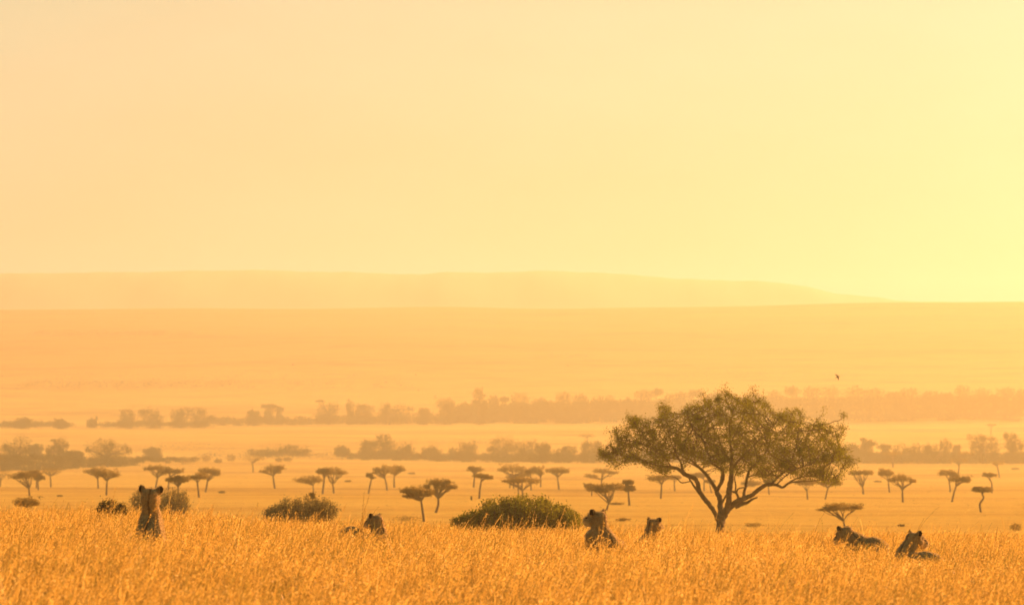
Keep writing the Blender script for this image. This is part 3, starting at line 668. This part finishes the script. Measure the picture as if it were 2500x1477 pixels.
# ------------------------------------------------------------------ lionesses
def ico():
    import bmesh
    bm = bmesh.new(); bmesh.ops.create_icosphere(bm, subdivisions=2, radius=1.0)
    v = np.array([x.co[:] for x in bm.verts]); f = np.array([[q.index for q in x.verts] for x in bm.faces]); bm.free(); return v, f
ICV, ICF = ico()
def ell(c, r, R=None):
    v = ICV * np.asarray(r, float)
    if R is not None: v = v @ np.asarray(R).T
    return v + np.asarray(c, float), ICF
def chain(pts, step=.35):
    """overlapping balls along (x,y,z,r) rows"""
    c = smooth_line(pts, 6); out = []
    for q in c: out.append(ell(q[:3], (q[3],) * 3))
    return out
def lion_mats():
    m, nt, out = new_mat('lioness_coat'); L = nt.links.new
    at = N(nt, 'ShaderNodeAttribute', attribute_name='rnd')
    g = N(nt, 'ShaderNodeNewGeometry'); nz = N(nt, 'ShaderNodeTexNoise', i_Scale=28.0, i_Detail=4.0); L(g.outputs['Position'], nz.inputs['Vector'])
    ad = N(nt, 'ShaderNodeMath', operation='MULTIPLY_ADD'); L(nz.outputs['Fac'], ad.inputs[0]); ad.inputs[1].default_value = .28; 
    sb = N(nt, 'ShaderNodeMath', operation='SUBTRACT'); L(at.outputs['Fac'], sb.inputs[0]); sb.inputs[1].default_value = .14; L(sb.outputs[0], ad.inputs[2])
    r = ramp(nt, ad.outputs[0], [(.05, (.028, .018, .008)), (.35, (.22, .14, .045)), (.6, (.42, .29, .10)), (1., (.68, .54, .25))])
    b = N(nt, 'ShaderNodeBsdfPrincipled', i_Roughness=.8); b.inputs['Specular IOR Level'].default_value = .15
    b.inputs['Sheen Weight'].default_value = .35; b.inputs['Sheen Roughness'].default_value = .35; b.inputs['Sheen Tint'].default_value = (.9, .75, .45, 1)
    bp = N(nt, 'ShaderNodeBump', i_Strength=.5, i_Distance=.006); L(nz.outputs['Fac'], bp.inputs['Height']); L(bp.outputs[0], b.inputs['Normal'])
    L(r.outputs[0], b.inputs['Base Color']); L(b.outputs[0], out.inputs['Surface'])
    f, nt, out = new_mat('lioness_fur'); L = nt.links.new
    at = N(nt, 'ShaderNodeAttribute', attribute_name='rnd')
    r = ramp(nt, at.outputs['Fac'], [(.1, (.03, .02, .01)), (.5, (.42, .34, .15)), (1., (.8, .72, .45))])
    d = N(nt, 'ShaderNodeBsdfDiffuse'); t = N(nt, 'ShaderNodeBsdfTranslucent'); mx = N(nt, 'ShaderNodeMixShader'); mx.inputs[0].default_value = .6
    L(r.outputs[0], d.inputs['Color']); L(r.outputs[0], t.inputs['Color']); L(d.outputs[0], mx.inputs[1]); L(t.outputs[0], mx.inputs[2]); L(mx.outputs[0], out.inputs['Surface'])
    return m, f
M_coat, M_fur = lion_mats()
def lioness(d, px, row, yaw, pitch, roll, torso, legs, label, sc=1.0):
    H = P(px, row, d); gz = float(ground(H[0], d)); base = np.array([H[0], H[1], gz])
    Hc = H - base
    R = np.array((Matrix.Rotation(-rad(yaw), 3, 'Z') @ Matrix.Rotation(rad(pitch), 3, 'X') @ Matrix.Rotation(rad(roll), 3, 'Y')))
    parts = []
    def h(c, r, extra=None):
        E = R if extra is None else R @ np.array(extra)
        parts.append(ell(Hc + R @ (np.array(c, float) * sc), np.array(r) * sc, E))
    h((0, 0, 0), (.108, .125, .098)); h((0, -.05, .02), (.10, .10, .085)); h((0, .075, .028), (.085, .085, .066))
    for s in (-1, 1):
        h((s * .062, .035, -.04), (.055, .085, .062)); h((s * .026, .195, -.052), (.036, .045, .036)); h((s * .045, .115, .045), (.024, .03, .018))
        Er = Matrix.Rotation(s * rad(28), 3, 'Z') @ Matrix.Rotation(s * rad(24), 3, 'Y')
        h((s * .112, -.012, .088), (.051, .017, .056), Er)
        h((s * .092, -.004, .070), (.050, .032, .050), Er)
    for t in np.linspace(0, 1, 5):
        h((0, .09 + .12 * t, .030 - .045 * t), (.046 - .012 * t, .045, .036 - .008 * t))
        h((0, .05 + .13 * t, -.07 - .018 * t), (.056 - .02 * t, .05, .036 - .006 * t))
        h((0, .08 + .115 * t, -.03 - .012 * t), (.064 - .012 * t, .05, .048 - .006 * t))
    h((0, .243, -.028), (.022, .014, .015)); h((0, .20, -.095), (.028, .026, .020))
    # neck runs from the back of the skull into the first torso row
    t0 = np.array(torso[0]); nk = Hc + R @ np.array([0, -.05, -.03]) * sc
    mid = (nk + t0[:3]) / 2
    parts.extend(chain([(*nk, .100 * sc), (*mid, (.098 + t0[3]) / 2 * .97), (*t0[:3], t0[3])]))
    parts.extend(chain(torso))
    for l in legs: parts.extend(chain(l))
    tmp = mesh_np('tmp', parts)
    md = tmp.modifiers.new('r', 'REMESH'); md.mode = 'VOXEL'; md.voxel_size = .0125
    ms = tmp.modifiers.new('s', 'SMOOTH'); ms.factor = .5; ms.iterations = 4
    dg = bpy.context.evaluated_depsgraph_get(); me = bpy.data.meshes.new_from_object(tmp.evaluated_get(dg))
    bpy.data.objects.remove(tmp, do_unlink=True)
    me.name = 'lioness'
    n = len(me.vertices); V = np.empty(n * 3, np.float32); me.vertices.foreach_get('co', V); V = V.reshape(-1, 3).astype(float)
    me.vertices.foreach_get
    NR = np.empty(n * 3, np.float32); me.vertex_normals.foreach_get('vector', NR); NR = NR.reshape(-1, 3)
    me.polygons.foreach_set('use_smooth', np.ones(len(me.polygons), bool))
    q = ((V - Hc) @ R) / sc                       # head frame
    tone = np.full(n, .52)
    lowz = np.clip((.45 - V[:, 2]) / .4, 0, 1); tone += .12 * lowz
    tone += .035 * np.sin(V[:, 0] * 23) * np.sin(V[:, 2] * 19)
    head = (np.abs(q[:, 0]) < .17) & (q[:, 1] > -.14) & (q[:, 1] < .3) & (np.abs(q[:, 2]) < .2)
    tone += .22 * head * np.clip((-.04 - q[:, 2]) / .05, 0, 1) * np.clip((q[:, 1] - .02) / .06, 0, 1)
    tone[head & (q[:, 1] > .14) & (q[:, 2] < -.035)] += .2
    tone[head & (q[:, 1] > .235)] = .1
    nl = NR @ R
    ear = head & (np.abs(q[:, 0]) > .075) & (q[:, 2] > .055)
    back = ear & (nl[:, 1] < .15)
    tone[back] = np.where(np.abs(q[back, 0]) > .116, .02, .38)
    tone[ear & (nl[:, 1] >= .15)] = .7
    eye = head & (np.abs(np.abs(q[:, 0]) - .048) < .016) & (np.abs(q[:, 2] - .012) < .012) & (q[:, 1] > .1)
    tone[eye] = 0
    strip = (np.abs(q[:, 0] - .006 * np.sin(q[:, 2] * 20)) < .012) & (nl[:, 1] < .2) & (q[:, 2] > -.5) & (np.abs(q[:, 1]) < .4)
    tone[strip] -= .22
    tone = np.clip(tone, 0, 1)
    a = me.attributes.new('rnd', 'FLOAT', 'POINT'); a.data.foreach_set('value', tone.astype(np.float32))
    me.materials.clear(); me.materials.append(M_coat)
    o = bpy.data.objects.new('lioness', me); COL.objects.link(o); o.location = base
    tag(o, label, 'lioness', 'lionesses resting in the tall grass')
    # short fur standing off the coat
    k = rng.integers(0, n, 11000); k = k[V[k, 2] > .12]
    c = V[k] + rng.normal(size=(len(k), 3)) * .004
    dr = NR[k] * .75 + np.array([0, 0, -.45]) + rng.normal(size=(len(k), 3)) * .35; dr /= np.linalg.norm(dr, axis=1)[:, None]
    ln = rng.uniform(.014, .032, len(k))[:, None] * (.6 if sc < 1 else 1)
    sdv = np.cross(dr, rng.normal(size=(len(k), 3))); sdv /= np.linalg.norm(sdv, axis=1)[:, None] + 1e-9; sdv *= .003
    vv = np.stack([c - sdv, c + sdv, c + dr * ln], 1).reshape(-1, 3)
    mesh_np('fur', [(vv, np.arange(len(vv)).reshape(-1, 3))], M_fur, o, rnd=np.repeat(np.clip(tone[k] + rng.uniform(-.15, .15, len(k)), 0, 1), 3))
    return o
LIONS = []
# sitting, seen from behind
lioness(78, 368, 1212, 4, 0, 3,
  [(0, .05, .58, .142), (0, .0, .45, .172), (.01, -.10, .30, .20), (.01, -.16, .16, .21)],
  [[(-.10, .10, .5, .07), (-.10, .16, .25, .05), (-.10, .18, .03, .045)], [(.10, .10, .5, .07), (.10, .16, .25, .05), (.10, .18, .03, .045)],
   [(-.12, -.08, .2, .11), (-.19, .02, .16, .09), (-.17, .12, .05, .05)], [(.12, -.08, .2, .11), (.20, .02, .16, .09), (.17, .12, .05, .05)],
   [(0, -.3, .06, .03), (.2, -.42, .03, .02), (.45, -.4, .03, .02)]],
  'lioness sitting upright with its back to us, tallest and furthest left', 1.12)
lioness(96, 916, 1272, -50, -4, 0,
  [(.06, -.02, .46, .15), (-.02, -.06, .30, .17), (-.22, -.10, .30, .17), (-.40, -.10, .40, .20), (-.46, -.10, .28, .18)],
  [[(.0, .1, .3, .08), (-.2, .3, .1, .05), (-.4, .4, .04, .04)], [(.12, .1, .3, .08), (0, .35, .1, .05), (-.2, .5, .04, .04)],
   [(-.4, .05, .25, .1), (-.3, .2, .1, .06)], [(-.5, -.2, .1, .03), (-.8, -.1, .03, .02)]],
  'lioness looking away left with rounded rump showing behind her, between the grey and green bushes')
lioness(84, 1458, 1266, -46, 2, 0,
  [(.04, 0, .56, .15), (.12, -.05, .42, .18), (.20, -.02, .30, .19), (.27, .15, .26, .20), (.32, .3, .2, .17)],
  [[(-.08, .05, .5, .10), (-.12, .1, .25, .06), (-.13, .14, .03, .045)], [(.06, .12, .45, .09), (.02, .22, .2, .055), (0, .26, .03, .045)],
   [(.4, -.1, .2, .12), (.3, .1, .08, .06)], [(.5, -.5, .1, .03), (.8, -.6, .03, .02)]],
  'large lioness facing left, beside the right end of the big green bush', 1.08)
lioness(100, 1597, 1281, 38, -3, 0,
  [(-.09, -.03, .46, .14), (-.18, -.08, .32, .17), (-.35, -.16, .27, .18), (-.52, -.26, .24, .18)],
  [[(-.05, .1, .3, .08), (.1, .3, .08, .05)], [(-.2, .1, .3, .08), (-.05, .35, .08, .05)], [(-.5, -.05, .2, .1), (-.35, .1, .08, .06)], [(-.6, -.4, .1, .03), (-.9, -.5, .03, .02)]],
  'lioness with low head turned right, sitting left of the big tree trunk')
lioness(92, 2062, 1303, -48, -22, 0,
  [(.13, -.02, .49, .15), (.22, -.05, .43, .17), (.34, -.10, .36, .18), (.46, -.14, .37, .18), (.55, -.18, .33, .17)],
  [[(.08, .15, .3, .08), (-.1, .3, .08, .05)], [(.2, .15, .3, .08), (.0, .4, .08, .05)], [(.5, 0, .2, .12), (.35, .1, .08, .06)], [(.6, -.35, .1, .03), (.9, -.4, .03, .02)]],
  'lioness lying stretched out with lowered head, under the flat umbrella acacia')
lioness(80, 2233, 1317, 56, -6, 0,
  [(-.08, -.04, .42, .115), (-.14, -.07, .27, .15), (-.02, -.14, .20, .15), (.15, -.2, .20, .17), (.26, -.22, .17, .16)],
  [[(-.05, .1, .25, .08), (.15, .2, .07, .05)], [(-.15, .1, .25, .08), (.05, .3, .07, .05)], [(.25, -.05, .15, .1), (.1, .05, .08, .06)], [(.35, -.35, .06, .03), (.1, -.5, .03, .02)]],
  'lioness in profile facing right, furthest right in the grass', .96)
# the bird
def bird(px, row, d, span, ang, label, small=False):
    C = P(px, row, d); s = span
    body = tube(np.array([[-.34, 0, -.16], [-.2, 0, -.08], [0, 0, 0], [.17, 0, .06], [.27, 0, .07], [.34, 0, .06]]) * s, np.array([.035, .05, .075, .07, .045, .008]) * s, 8)
    tail = (np.array([[-.28, -.04, -.13], [-.28, .04, -.13], [-.5, .09, -.22], [-.5, -.09, -.22]]) * s, np.array([[0, 1, 2, 3]]))
    o = mesh_np('bird', [body, tail], M_bird, smooth=False); o.location = C
    tag(o, label, 'bird', 'birds in the air over the plain')
    if small: 
        pass
    for sg, tip in ((1, (-.42, .12, .42)), (-1, (.10, -.10, -.52))):
        t = np.array(tip) * s; m_ = t * .5 + np.array([.10, 0, .05 * sg]) * s
        w_ = np.array([.09, 0, .05]) * s; th = np.array([0, .012, 0]) * s
        v = np.array([w_ * .8, -w_ * .9, m_ - w_, m_ + w_ * .9, t - w_ * .35, t + w_ * .3])
        v = np.vstack([v - th, v + th]); f = np.array([[0, 1, 2, 3], [3, 2, 4, 5], [6, 9, 8, 7], [9, 11, 10, 8], [0, 3, 9, 6], [3, 5, 11, 9], [1, 7, 8, 2], [2, 8, 10, 4], [5, 4, 10, 11]])
        mesh_np('wing', [(v, f)], M_bird, o)
M_bird = plain_mat('dark_feathers', (.02, .013, .008), (.035, .02, .012), 9.0)
bird(2045, 920, 170., .19, 0, 'dark bird with spread wings flying above the big tree to the right')
for (x, y, lab) in [(1015, 914, 'tiny bird speck left of the photo centre, higher of two'), (1022, 953, 'tiny bird speck left of the photo centre, lower of two'), (715, 890, 'tiny bird speck high over the far plain at left'), (1386, 893, 'tiny bird speck over the far plain near the centre')]:
    bird(x, y, 400., .11, 0, lab)

# ------------------------------------------------------------------ tall dry grass
def grass_mat():
    m, nt, out = new_mat('dry_grass'); L = nt.links.new
    at = N(nt, 'ShaderNodeAttribute', attribute_name='rnd')
    g = N(nt, 'ShaderNodeNewGeometry'); nz = N(nt, 'ShaderNodeTexNoise', i_Scale=.22, i_Detail=4.0); L(g.outputs['Position'], nz.inputs['Vector'])
    ad = N(nt, 'ShaderNodeMath', operation='MULTIPLY_ADD'); L(nz.outputs['Fac'], ad.inputs[0]); ad.inputs[1].default_value = 1.0
    sb = N(nt, 'ShaderNodeMath', operation='SUBTRACT'); L(at.outputs['Fac'], sb.inputs[0]); sb.inputs[1].default_value = .5; L(sb.outputs[0], ad.inputs[2])
    r = ramp(nt, ad.outputs[0], [(.0, (.28, .25, .05)), (.2, (.34, .23, .05)), (.5, (.55, .385, .088)), (.8, (.68, .50, .13)), (1., (.82, .66, .24))])
    d = N(nt, 'ShaderNodeBsdfDiffuse'); t = N(nt, 'ShaderNodeBsdfTranslucent'); gl = N(nt, 'ShaderNodeBsdfGlossy', i_Roughness=.35)
    gl.inputs['Color'].default_value = (1, .95, .8, 1)
    L(r.outputs[0], d.inputs['Color']); L(r.outputs[0], t.inputs['Color'])
    mx = N(nt, 'ShaderNodeMixShader'); mx.inputs[0].default_value = .62
    L(d.outputs[0], mx.inputs[1]); L(t.outputs[0], mx.inputs[2])
    m2 = N(nt, 'ShaderNodeMixShader'); m2.inputs[0].default_value = .02
    L(mx.outputs[0], m2.inputs[1]); L(gl.outputs[0], m2.inputs[2]); L(m2.outputs[0], out.inputs['Surface']); return m
M_grass = grass_mat()
def ghash(x, y):
    return .5 + .25 * np.sin(x * 1.7 + 1.3 * np.sin(y * .31)) + .25 * np.sin(y * .53 + 1.1 * np.sin(x * .9 + 2))
def make_grass():
    segs = [(24, 45, 90), (45, 62, 70), (62, 90, 52), (90, 130, 38), (130, 175, 28), (175, 235, 14)]
    X = []; Y = []
    for a, b, dens in segs:
        hw = (a + b) / 2 * .0893 * 1.15 + 1.5
        n = int((b - a) * 2 * hw * dens * GDENS)
        y = rng.uniform(a, b, n); x = rng.uniform(-1, 1, n) * (y * .0893 * 1.15 + 1.5)
        keep = rng.uniform(size=n) < .35 + .75 * ghash(x * 1.6, y * 1.2)
        X.append(x[keep]); Y.append(y[keep])
    # fringe round the lionesses and the tree foot
    x = np.concatenate(X); y = np.concatenate(Y); n = len(x)
    z = ground(x, y)
    hb = np.interp(y, [20, 50, 76, 90, 130, 160, 185, 235], [.34, .33, .32, .42, .44, .34, .18, .08])
    h = hb * np.clip(1 + .24 * rng.normal(size=n), .3, 1.6) * (.82 + .35 * ghash(x * .7 + 3, y * .5))
    for lx, ly, lw, lk in LSP:
        k = np.exp(-((x - lx * y / ly) / lw) ** 2) * (y < ly + 1) * (y > ly - 14); h = h * (1 - lk * k)
    tall = rng.uniform(size=n) < .03; h[tall] *= rng.uniform(1.2, 1.6, tall.sum()); h = np.maximum(h, .05)
    lean = np.stack([.24 + .22 * rng.normal(size=n), .22 * rng.normal(size=n)], 1)
    rv = np.clip(.5 + .22 * rng.normal(size=n) + .1 * (ghash(x * 2.3, y * .9) - .5), 0, 1)
    def pos(t):
        t = np.asarray(t)[..., None] if np.ndim(t) else t
        hh = h[:, None]
        p = np.zeros((n, 3)); tt = t if np.ndim(t) else t
        p[:, 0] = x + lean[:, 0] * h * (tt * tt if np.ndim(tt) == 0 else (tt[:, 0] ** 2))
        p[:, 1] = y + lean[:, 1] * h * (tt * tt if np.ndim(tt) == 0 else (tt[:, 0] ** 2))
        p[:, 2] = z + h * (tt if np.ndim(tt) == 0 else tt[:, 0]) - (0.03 if np.ndim(tt) == 0 and tt == 0 else 0)
        return p
    yaw = rng.uniform(0, np.pi, n); sx = np.stack([np.cos(yaw), np.sin(yaw), np.zeros(n)], 1)
    w = (.0022 + .00004 * y)[:, None]
    ts = [0, .45, .8, 1.0]; vs = []
    for t in ts: 
        p = pos(t); ww = w * (1 - .45 * t); vs += [p - sx * ww, p + sx * ww]
    v1 = np.stack(vs, 1).reshape(-1, 3); b = np.arange(n)[:, None] * 8
    f1 = np.concatenate([b + np.array([0, 1, 3, 2]), b + np.array([2, 3, 5, 4]), b + np.array([4, 5, 7, 6])])
    parts = [(v1, f1)]; rn = [np.repeat(np.clip(rv - .15, 0, 1), 8)]
    # seed panicle: little drooping spikelets round the top third
    K = 7
    for k in range(K):
        sel = np.arange(n) if k < 4 else np.where(y < 130)[0]
        t = rng.uniform(.66, 1.03, n)
        p = pos(t)[sel]; m = len(sel)
        r_ = (.010 + .022 * (1.05 - t[sel]))[:, None] * 1.6
        p = p + rng.normal(size=(m, 3)) * r_ * np.array([1, 1, .6])
        dv = np.stack([.35 + .4 * rng.normal(size=m), .4 * rng.normal(size=m), .6 * rng.normal(size=m) + .45], 1); dv /= np.linalg.norm(dv, axis=1)[:, None]
        sz = (rng.uniform(.007, .014, m) + .00005 * y[sel])[:, None]
        sd_ = np.cross(dv, rng.normal(size=(m, 3))); sd_ /= np.linalg.norm(sd_, axis=1)[:, None] + 1e-9
        vq = np.stack([p - dv * sz, p + sd_ * sz * .34, p + dv * sz, p - sd_ * sz * .34], 1).reshape(-1, 3)
        parts.append((vq, np.arange(m * 4).reshape(-1, 4))); rn.append(np.repeat(np.clip(rv[sel] + rng.uniform(-.12, .22, m), 0, 1), 4))
    # leaf blades
    for k in range(2):
        sel = np.arange(n) if k == 0 else np.where(y < 90)[0]
        m = len(sel); a = rng.uniform(0, 6.283, m); L_ = h[sel] * rng.uniform(.5, .95, m); cu = rng.uniform(.2, .75, m)
        d2 = np.stack([np.cos(a), np.sin(a), np.zeros(m)], 1); sd_ = np.stack([-np.sin(a), np.cos(a), np.zeros(m)], 1)
        b0 = np.stack([x[sel], y[sel], z[sel] - .02], 1) + rng.normal(size=(m, 3)) * np.array([.03, .03, 0])
        vs = []
        for t, wf in ((0, 1), (.5, .9), (.85, .5), (1., .05)):
            p = b0 + d2 * (cu * L_ * t * t * .9)[:, None] + np.array([.18, 0, 0]) * (L_ * t * t)[:, None]; p[:, 2] += L_ * t * (1 - .35 * cu * t)
            ww = (.0032 + .00004 * y[sel])[:, None] * wf; vs += [p - sd_ * ww, p + sd_ * ww]
        vq = np.stack(vs, 1).reshape(-1, 3); b = np.arange(m)[:, None] * 8
        parts.append((vq, np.concatenate([b + np.array([0, 1, 3, 2]), b + np.array([2, 3, 5, 4]), b + np.array([4, 5, 7, 6])])))
        rn.append(np.repeat(np.clip(rv[sel] - .18 + rng.uniform(-.15, .15, m), 0, 1), 8))
    o = mesh_np('tall_grass', parts, M_grass, rnd=np.concatenate(rn))
    tag(o, 'tall golden seeding grass across the foreground', 'grass', kind='stuff')
    print('grass stems', n)
GDENS = 1.15
LSP = [((px - 1250) / F * d, d, w, k) for px, d, w, k in ((368, 78, .45, .2), (912, 96, .5, .1), (1465, 84, .45, .15), (1595, 100, .45, .08), (2090, 92, .6, .2), (2235, 80, .5, .28), (1757, 224, 1.0, .3))]
make_grass()
# long single stalks the photo shows standing clear of the grass
def stalks():
    specs = [(268, 1262, 285, 1187, 84, .8), (222, 1262, 228, 1212, 84, .6), (196, 1262, 203, 1222, 90, .5), (812, 1300, 846, 1228, 72, 2.6), (880, 1285, 903, 1205, 88, 1.5),
        (884, 1290, 889, 1200, 88, 1.0), (878, 1300, 893, 1246, 88, 1.8), (510, 1262, 524, 1226, 86, 1.2), (497, 1268, 522, 1232, 86, 1.0), (1175, 1285, 1190, 1250, 98, 1.2),
        (1160, 1290, 1189, 1252, 98, 1.0), (1296, 1290, 1305, 1245, 98, 1.6), (1318, 1288, 1340, 1252, 98, 1.2), (1300, 1290, 1310, 1255, 98, 1.2), (1355, 1284, 1378, 1245, 98, 1.2),
        (1240, 1286, 1242, 1256, 98, 1.6), (1252, 1286, 1251, 1258, 98, 1.4), (1222, 1286, 1228, 1262, 98, 1.), (700, 1285, 707, 1242, 98, 1.2), (680, 1284, 690, 1246, 98, 1.2), (720, 1285, 722, 1248, 98, 1.),
        (1460, 1330, 1463, 1284, 76, 1.4), (1470, 1322, 1475, 1262, 78, 1.2), (1478, 1326, 1490, 1290, 78, 1.2), (1595, 1308, 1610, 1275, 94, 1.2), (1590, 1306, 1592, 1276, 94, 1.),
        (2055, 1335, 2080, 1300, 86, 1.2), (2075, 1338, 2100, 1302, 86, 1.2), (2040, 1330, 2052, 1310, 86, 1.), (2205, 1370, 2222, 1322, 74, 2.6), (2222, 1352, 2245, 1330, 76, 1.2), (350, 1285, 383, 1232, 74, 1.2),
        (378, 1300, 384, 1228, 74, 1.2), (1765, 1308, 1772, 1272, 140, 1.), (1752, 1308, 1760, 1275, 140, 1.), (1700, 1305, 1716, 1275, 120, .8), (1880, 1312, 1905, 1282, 118, .8), (1920, 1312, 1938, 1280, 118, .7),
        (2160, 1320, 2172, 1285, 104, .7), (2330, 1330, 2345, 1290, 100, .7), (2440, 1328, 2482, 1278, 100, .8), (2292, 1325, 2290, 1298, 100, .7), (30, 1258, 52, 1238, 84, .7), (613, 1285, 637, 1248, 90, 1.0), (625, 1290, 650, 1250, 86, 1.0)]
    parts = []; rn = []
    for (x0, y0, x1, y1, d, th) in specs:
        a = P(x0, y0, d); b = P(x1, y1, d); a[2] = float(ground(a[0], a[1])); a[0] -= (x1 - x0) / F * d * .5
        b[1] += rng.uniform(-.2, .2)
        m_ = a * .45 + b * .55 - np.array([(b[0] - a[0]) * .22, 0, 0])
        c = smooth_line([a, m_, b], 6)
        parts.append(tube(c, np.linspace(.0040, .0016, len(c)), 4)); rn.append(np.full(len(c) * 4, .45))
        k = int(14 + 10 * th); t = rng.uniform(.55, 1.0, k) * (len(c) - 1); i0 = np.clip(t.astype(int), 0, len(c) - 2)
        p = c[i0] + (c[i0 + 1] - c[i0]) * (t - i0)[:, None] + rng.normal(size=(k, 3)) * .006 * th
        q = leaf_quads(p, rng.uniform(.018, .036, k), .4); parts.append(q); rn.append(np.repeat(rng.uniform(.35, .8, k), 4))
    o = mesh_np('long_grass_stalks', parts, M_grass, rnd=np.concatenate(rn)); tag(o, 'longer seeded grass stalks rising clear of the grass', 'grass', kind='stuff')
stalks()


# ------------------------------------------------------------------ camera
cam = bpy.data.cameras.new('camera'); co = bpy.data.objects.new('camera', cam); COL.objects.link(co)
cam.sensor_width = 36.0; cam.lens = 36.0 * F / 2500.0
co.location = (0, 0, CZ); co.rotation_euler = (math.pi / 2 + PITCH, 0, 0)
cam.clip_start = .5; cam.clip_end = 20000
cam.dof.use_dof = True; cam.dof.focus_distance = 98.0; cam.dof.aperture_fstop = cam.lens / 1000 / .034
SC.camera = co

# ------------------------------------------------------------------ light
SUN_AZ, SUN_EL = 44.0, 15.0      # degrees right of the view direction, above the horizon
sd = Vector((math.sin(rad(SUN_AZ)) * math.cos(rad(SUN_EL)), math.cos(rad(SUN_AZ)) * math.cos(rad(SUN_EL)), math.sin(rad(SUN_EL))))
sl = bpy.data.lights.new('sun', 'SUN'); sl.energy = 4.7; sl.angle = rad(.5); sl.color = (1.0, .405, .125)
so = bpy.data.objects.new('sun', sl); COL.objects.link(so); so.rotation_euler = sd.to_track_quat('Z', 'Y').to_euler()
w = bpy.data.worlds.new('World'); SC.world = w; w.use_nodes = True
nt = w.node_tree; nt.nodes.clear(); L = nt.links.new
wo = nt.nodes.new('ShaderNodeOutputWorld'); bg = nt.nodes.new('ShaderNodeBackground')
sky = nt.nodes.new('ShaderNodeTexSky'); sky.sky_type = 'NISHITA'; sky.sun_disc = False
sky.sun_elevation = rad(SUN_EL); sky.sun_rotation = rad(SUN_AZ); sky.dust_density = 2.0; sky.air_density = .8; sky.ozone_density = 0.0
tint = N(nt, 'ShaderNodeMix', data_type='RGBA', blend_type='MULTIPLY'); tint.inputs['Factor'].default_value = 1
tint.inputs[7].default_value = (.61, .70, .63, 1)
L(sky.outputs[0], tint.inputs[6]); 
tcv = nt.nodes.new('ShaderNodeTexCoord'); mpv = N(nt, 'ShaderNodeMapping'); mpv.inputs['Scale'].default_value = (1.2, 1.2, 4.0); mpv.inputs['Rotation'].default_value = (0, .35, 0)
nv = N(nt, 'ShaderNodeTexNoise', i_Scale=9.0, i_Detail=4.0, i_Roughness=.5); L(tcv.outputs['Generated'], mpv.inputs['Vector']); L(mpv.outputs[0], nv.inputs['Vector'])
cr = ramp(nt, nv.outputs['Fac'], [(.3, (.95, .93, .90)), (.7, (1.04, 1.05, 1.06))])
thin = N(nt, 'ShaderNodeMix', data_type='RGBA', blend_type='MULTIPLY'); thin.inputs['Factor'].default_value = 1

sz_ = N(nt, 'ShaderNodeSeparateXYZ'); L(tcv.outputs['Generated'], sz_.inputs[0])
vm = N(nt, 'ShaderNodeMapRange'); vm.inputs['From Min'].default_value = 0; vm.inputs['From Max'].default_value = .30; vm.inputs['To Min'].default_value = .5; vm.inputs['To Max'].default_value = 0
L(sz_.outputs['Z'], vm.inputs['Value'])
veil = N(nt, 'ShaderNodeMix', data_type='RGBA'); L(vm.outputs[0], veil.inputs['Factor']); L(tint.outputs[2], veil.inputs[6]); veil.inputs[7].default_value = (5.6, 5.1, 2.4, 1)
L(veil.outputs[2], thin.inputs[6]); L(cr.outputs[0], thin.inputs[7]); L(thin.outputs[2], bg.inputs['Color']); bg.inputs['Strength'].default_value = .05
L(bg.outputs[0], wo.inputs['Surface'])
SC.view_settings.view_transform = 'Standard'; SC.view_settings.look = 'None'; SC.view_settings.gamma = 1.0
SC.view_settings.exposure = 1.45
SC.render.engine = 'CYCLES'
SC.cycles.use_denoising = True
SC.cycles.max_bounces = 5; SC.cycles.diffuse_bounces = 2; SC.cycles.transmission_bounces = 4; SC.cycles.transparent_max_bounces = 4
SC.cycles.volume_bounces = 0
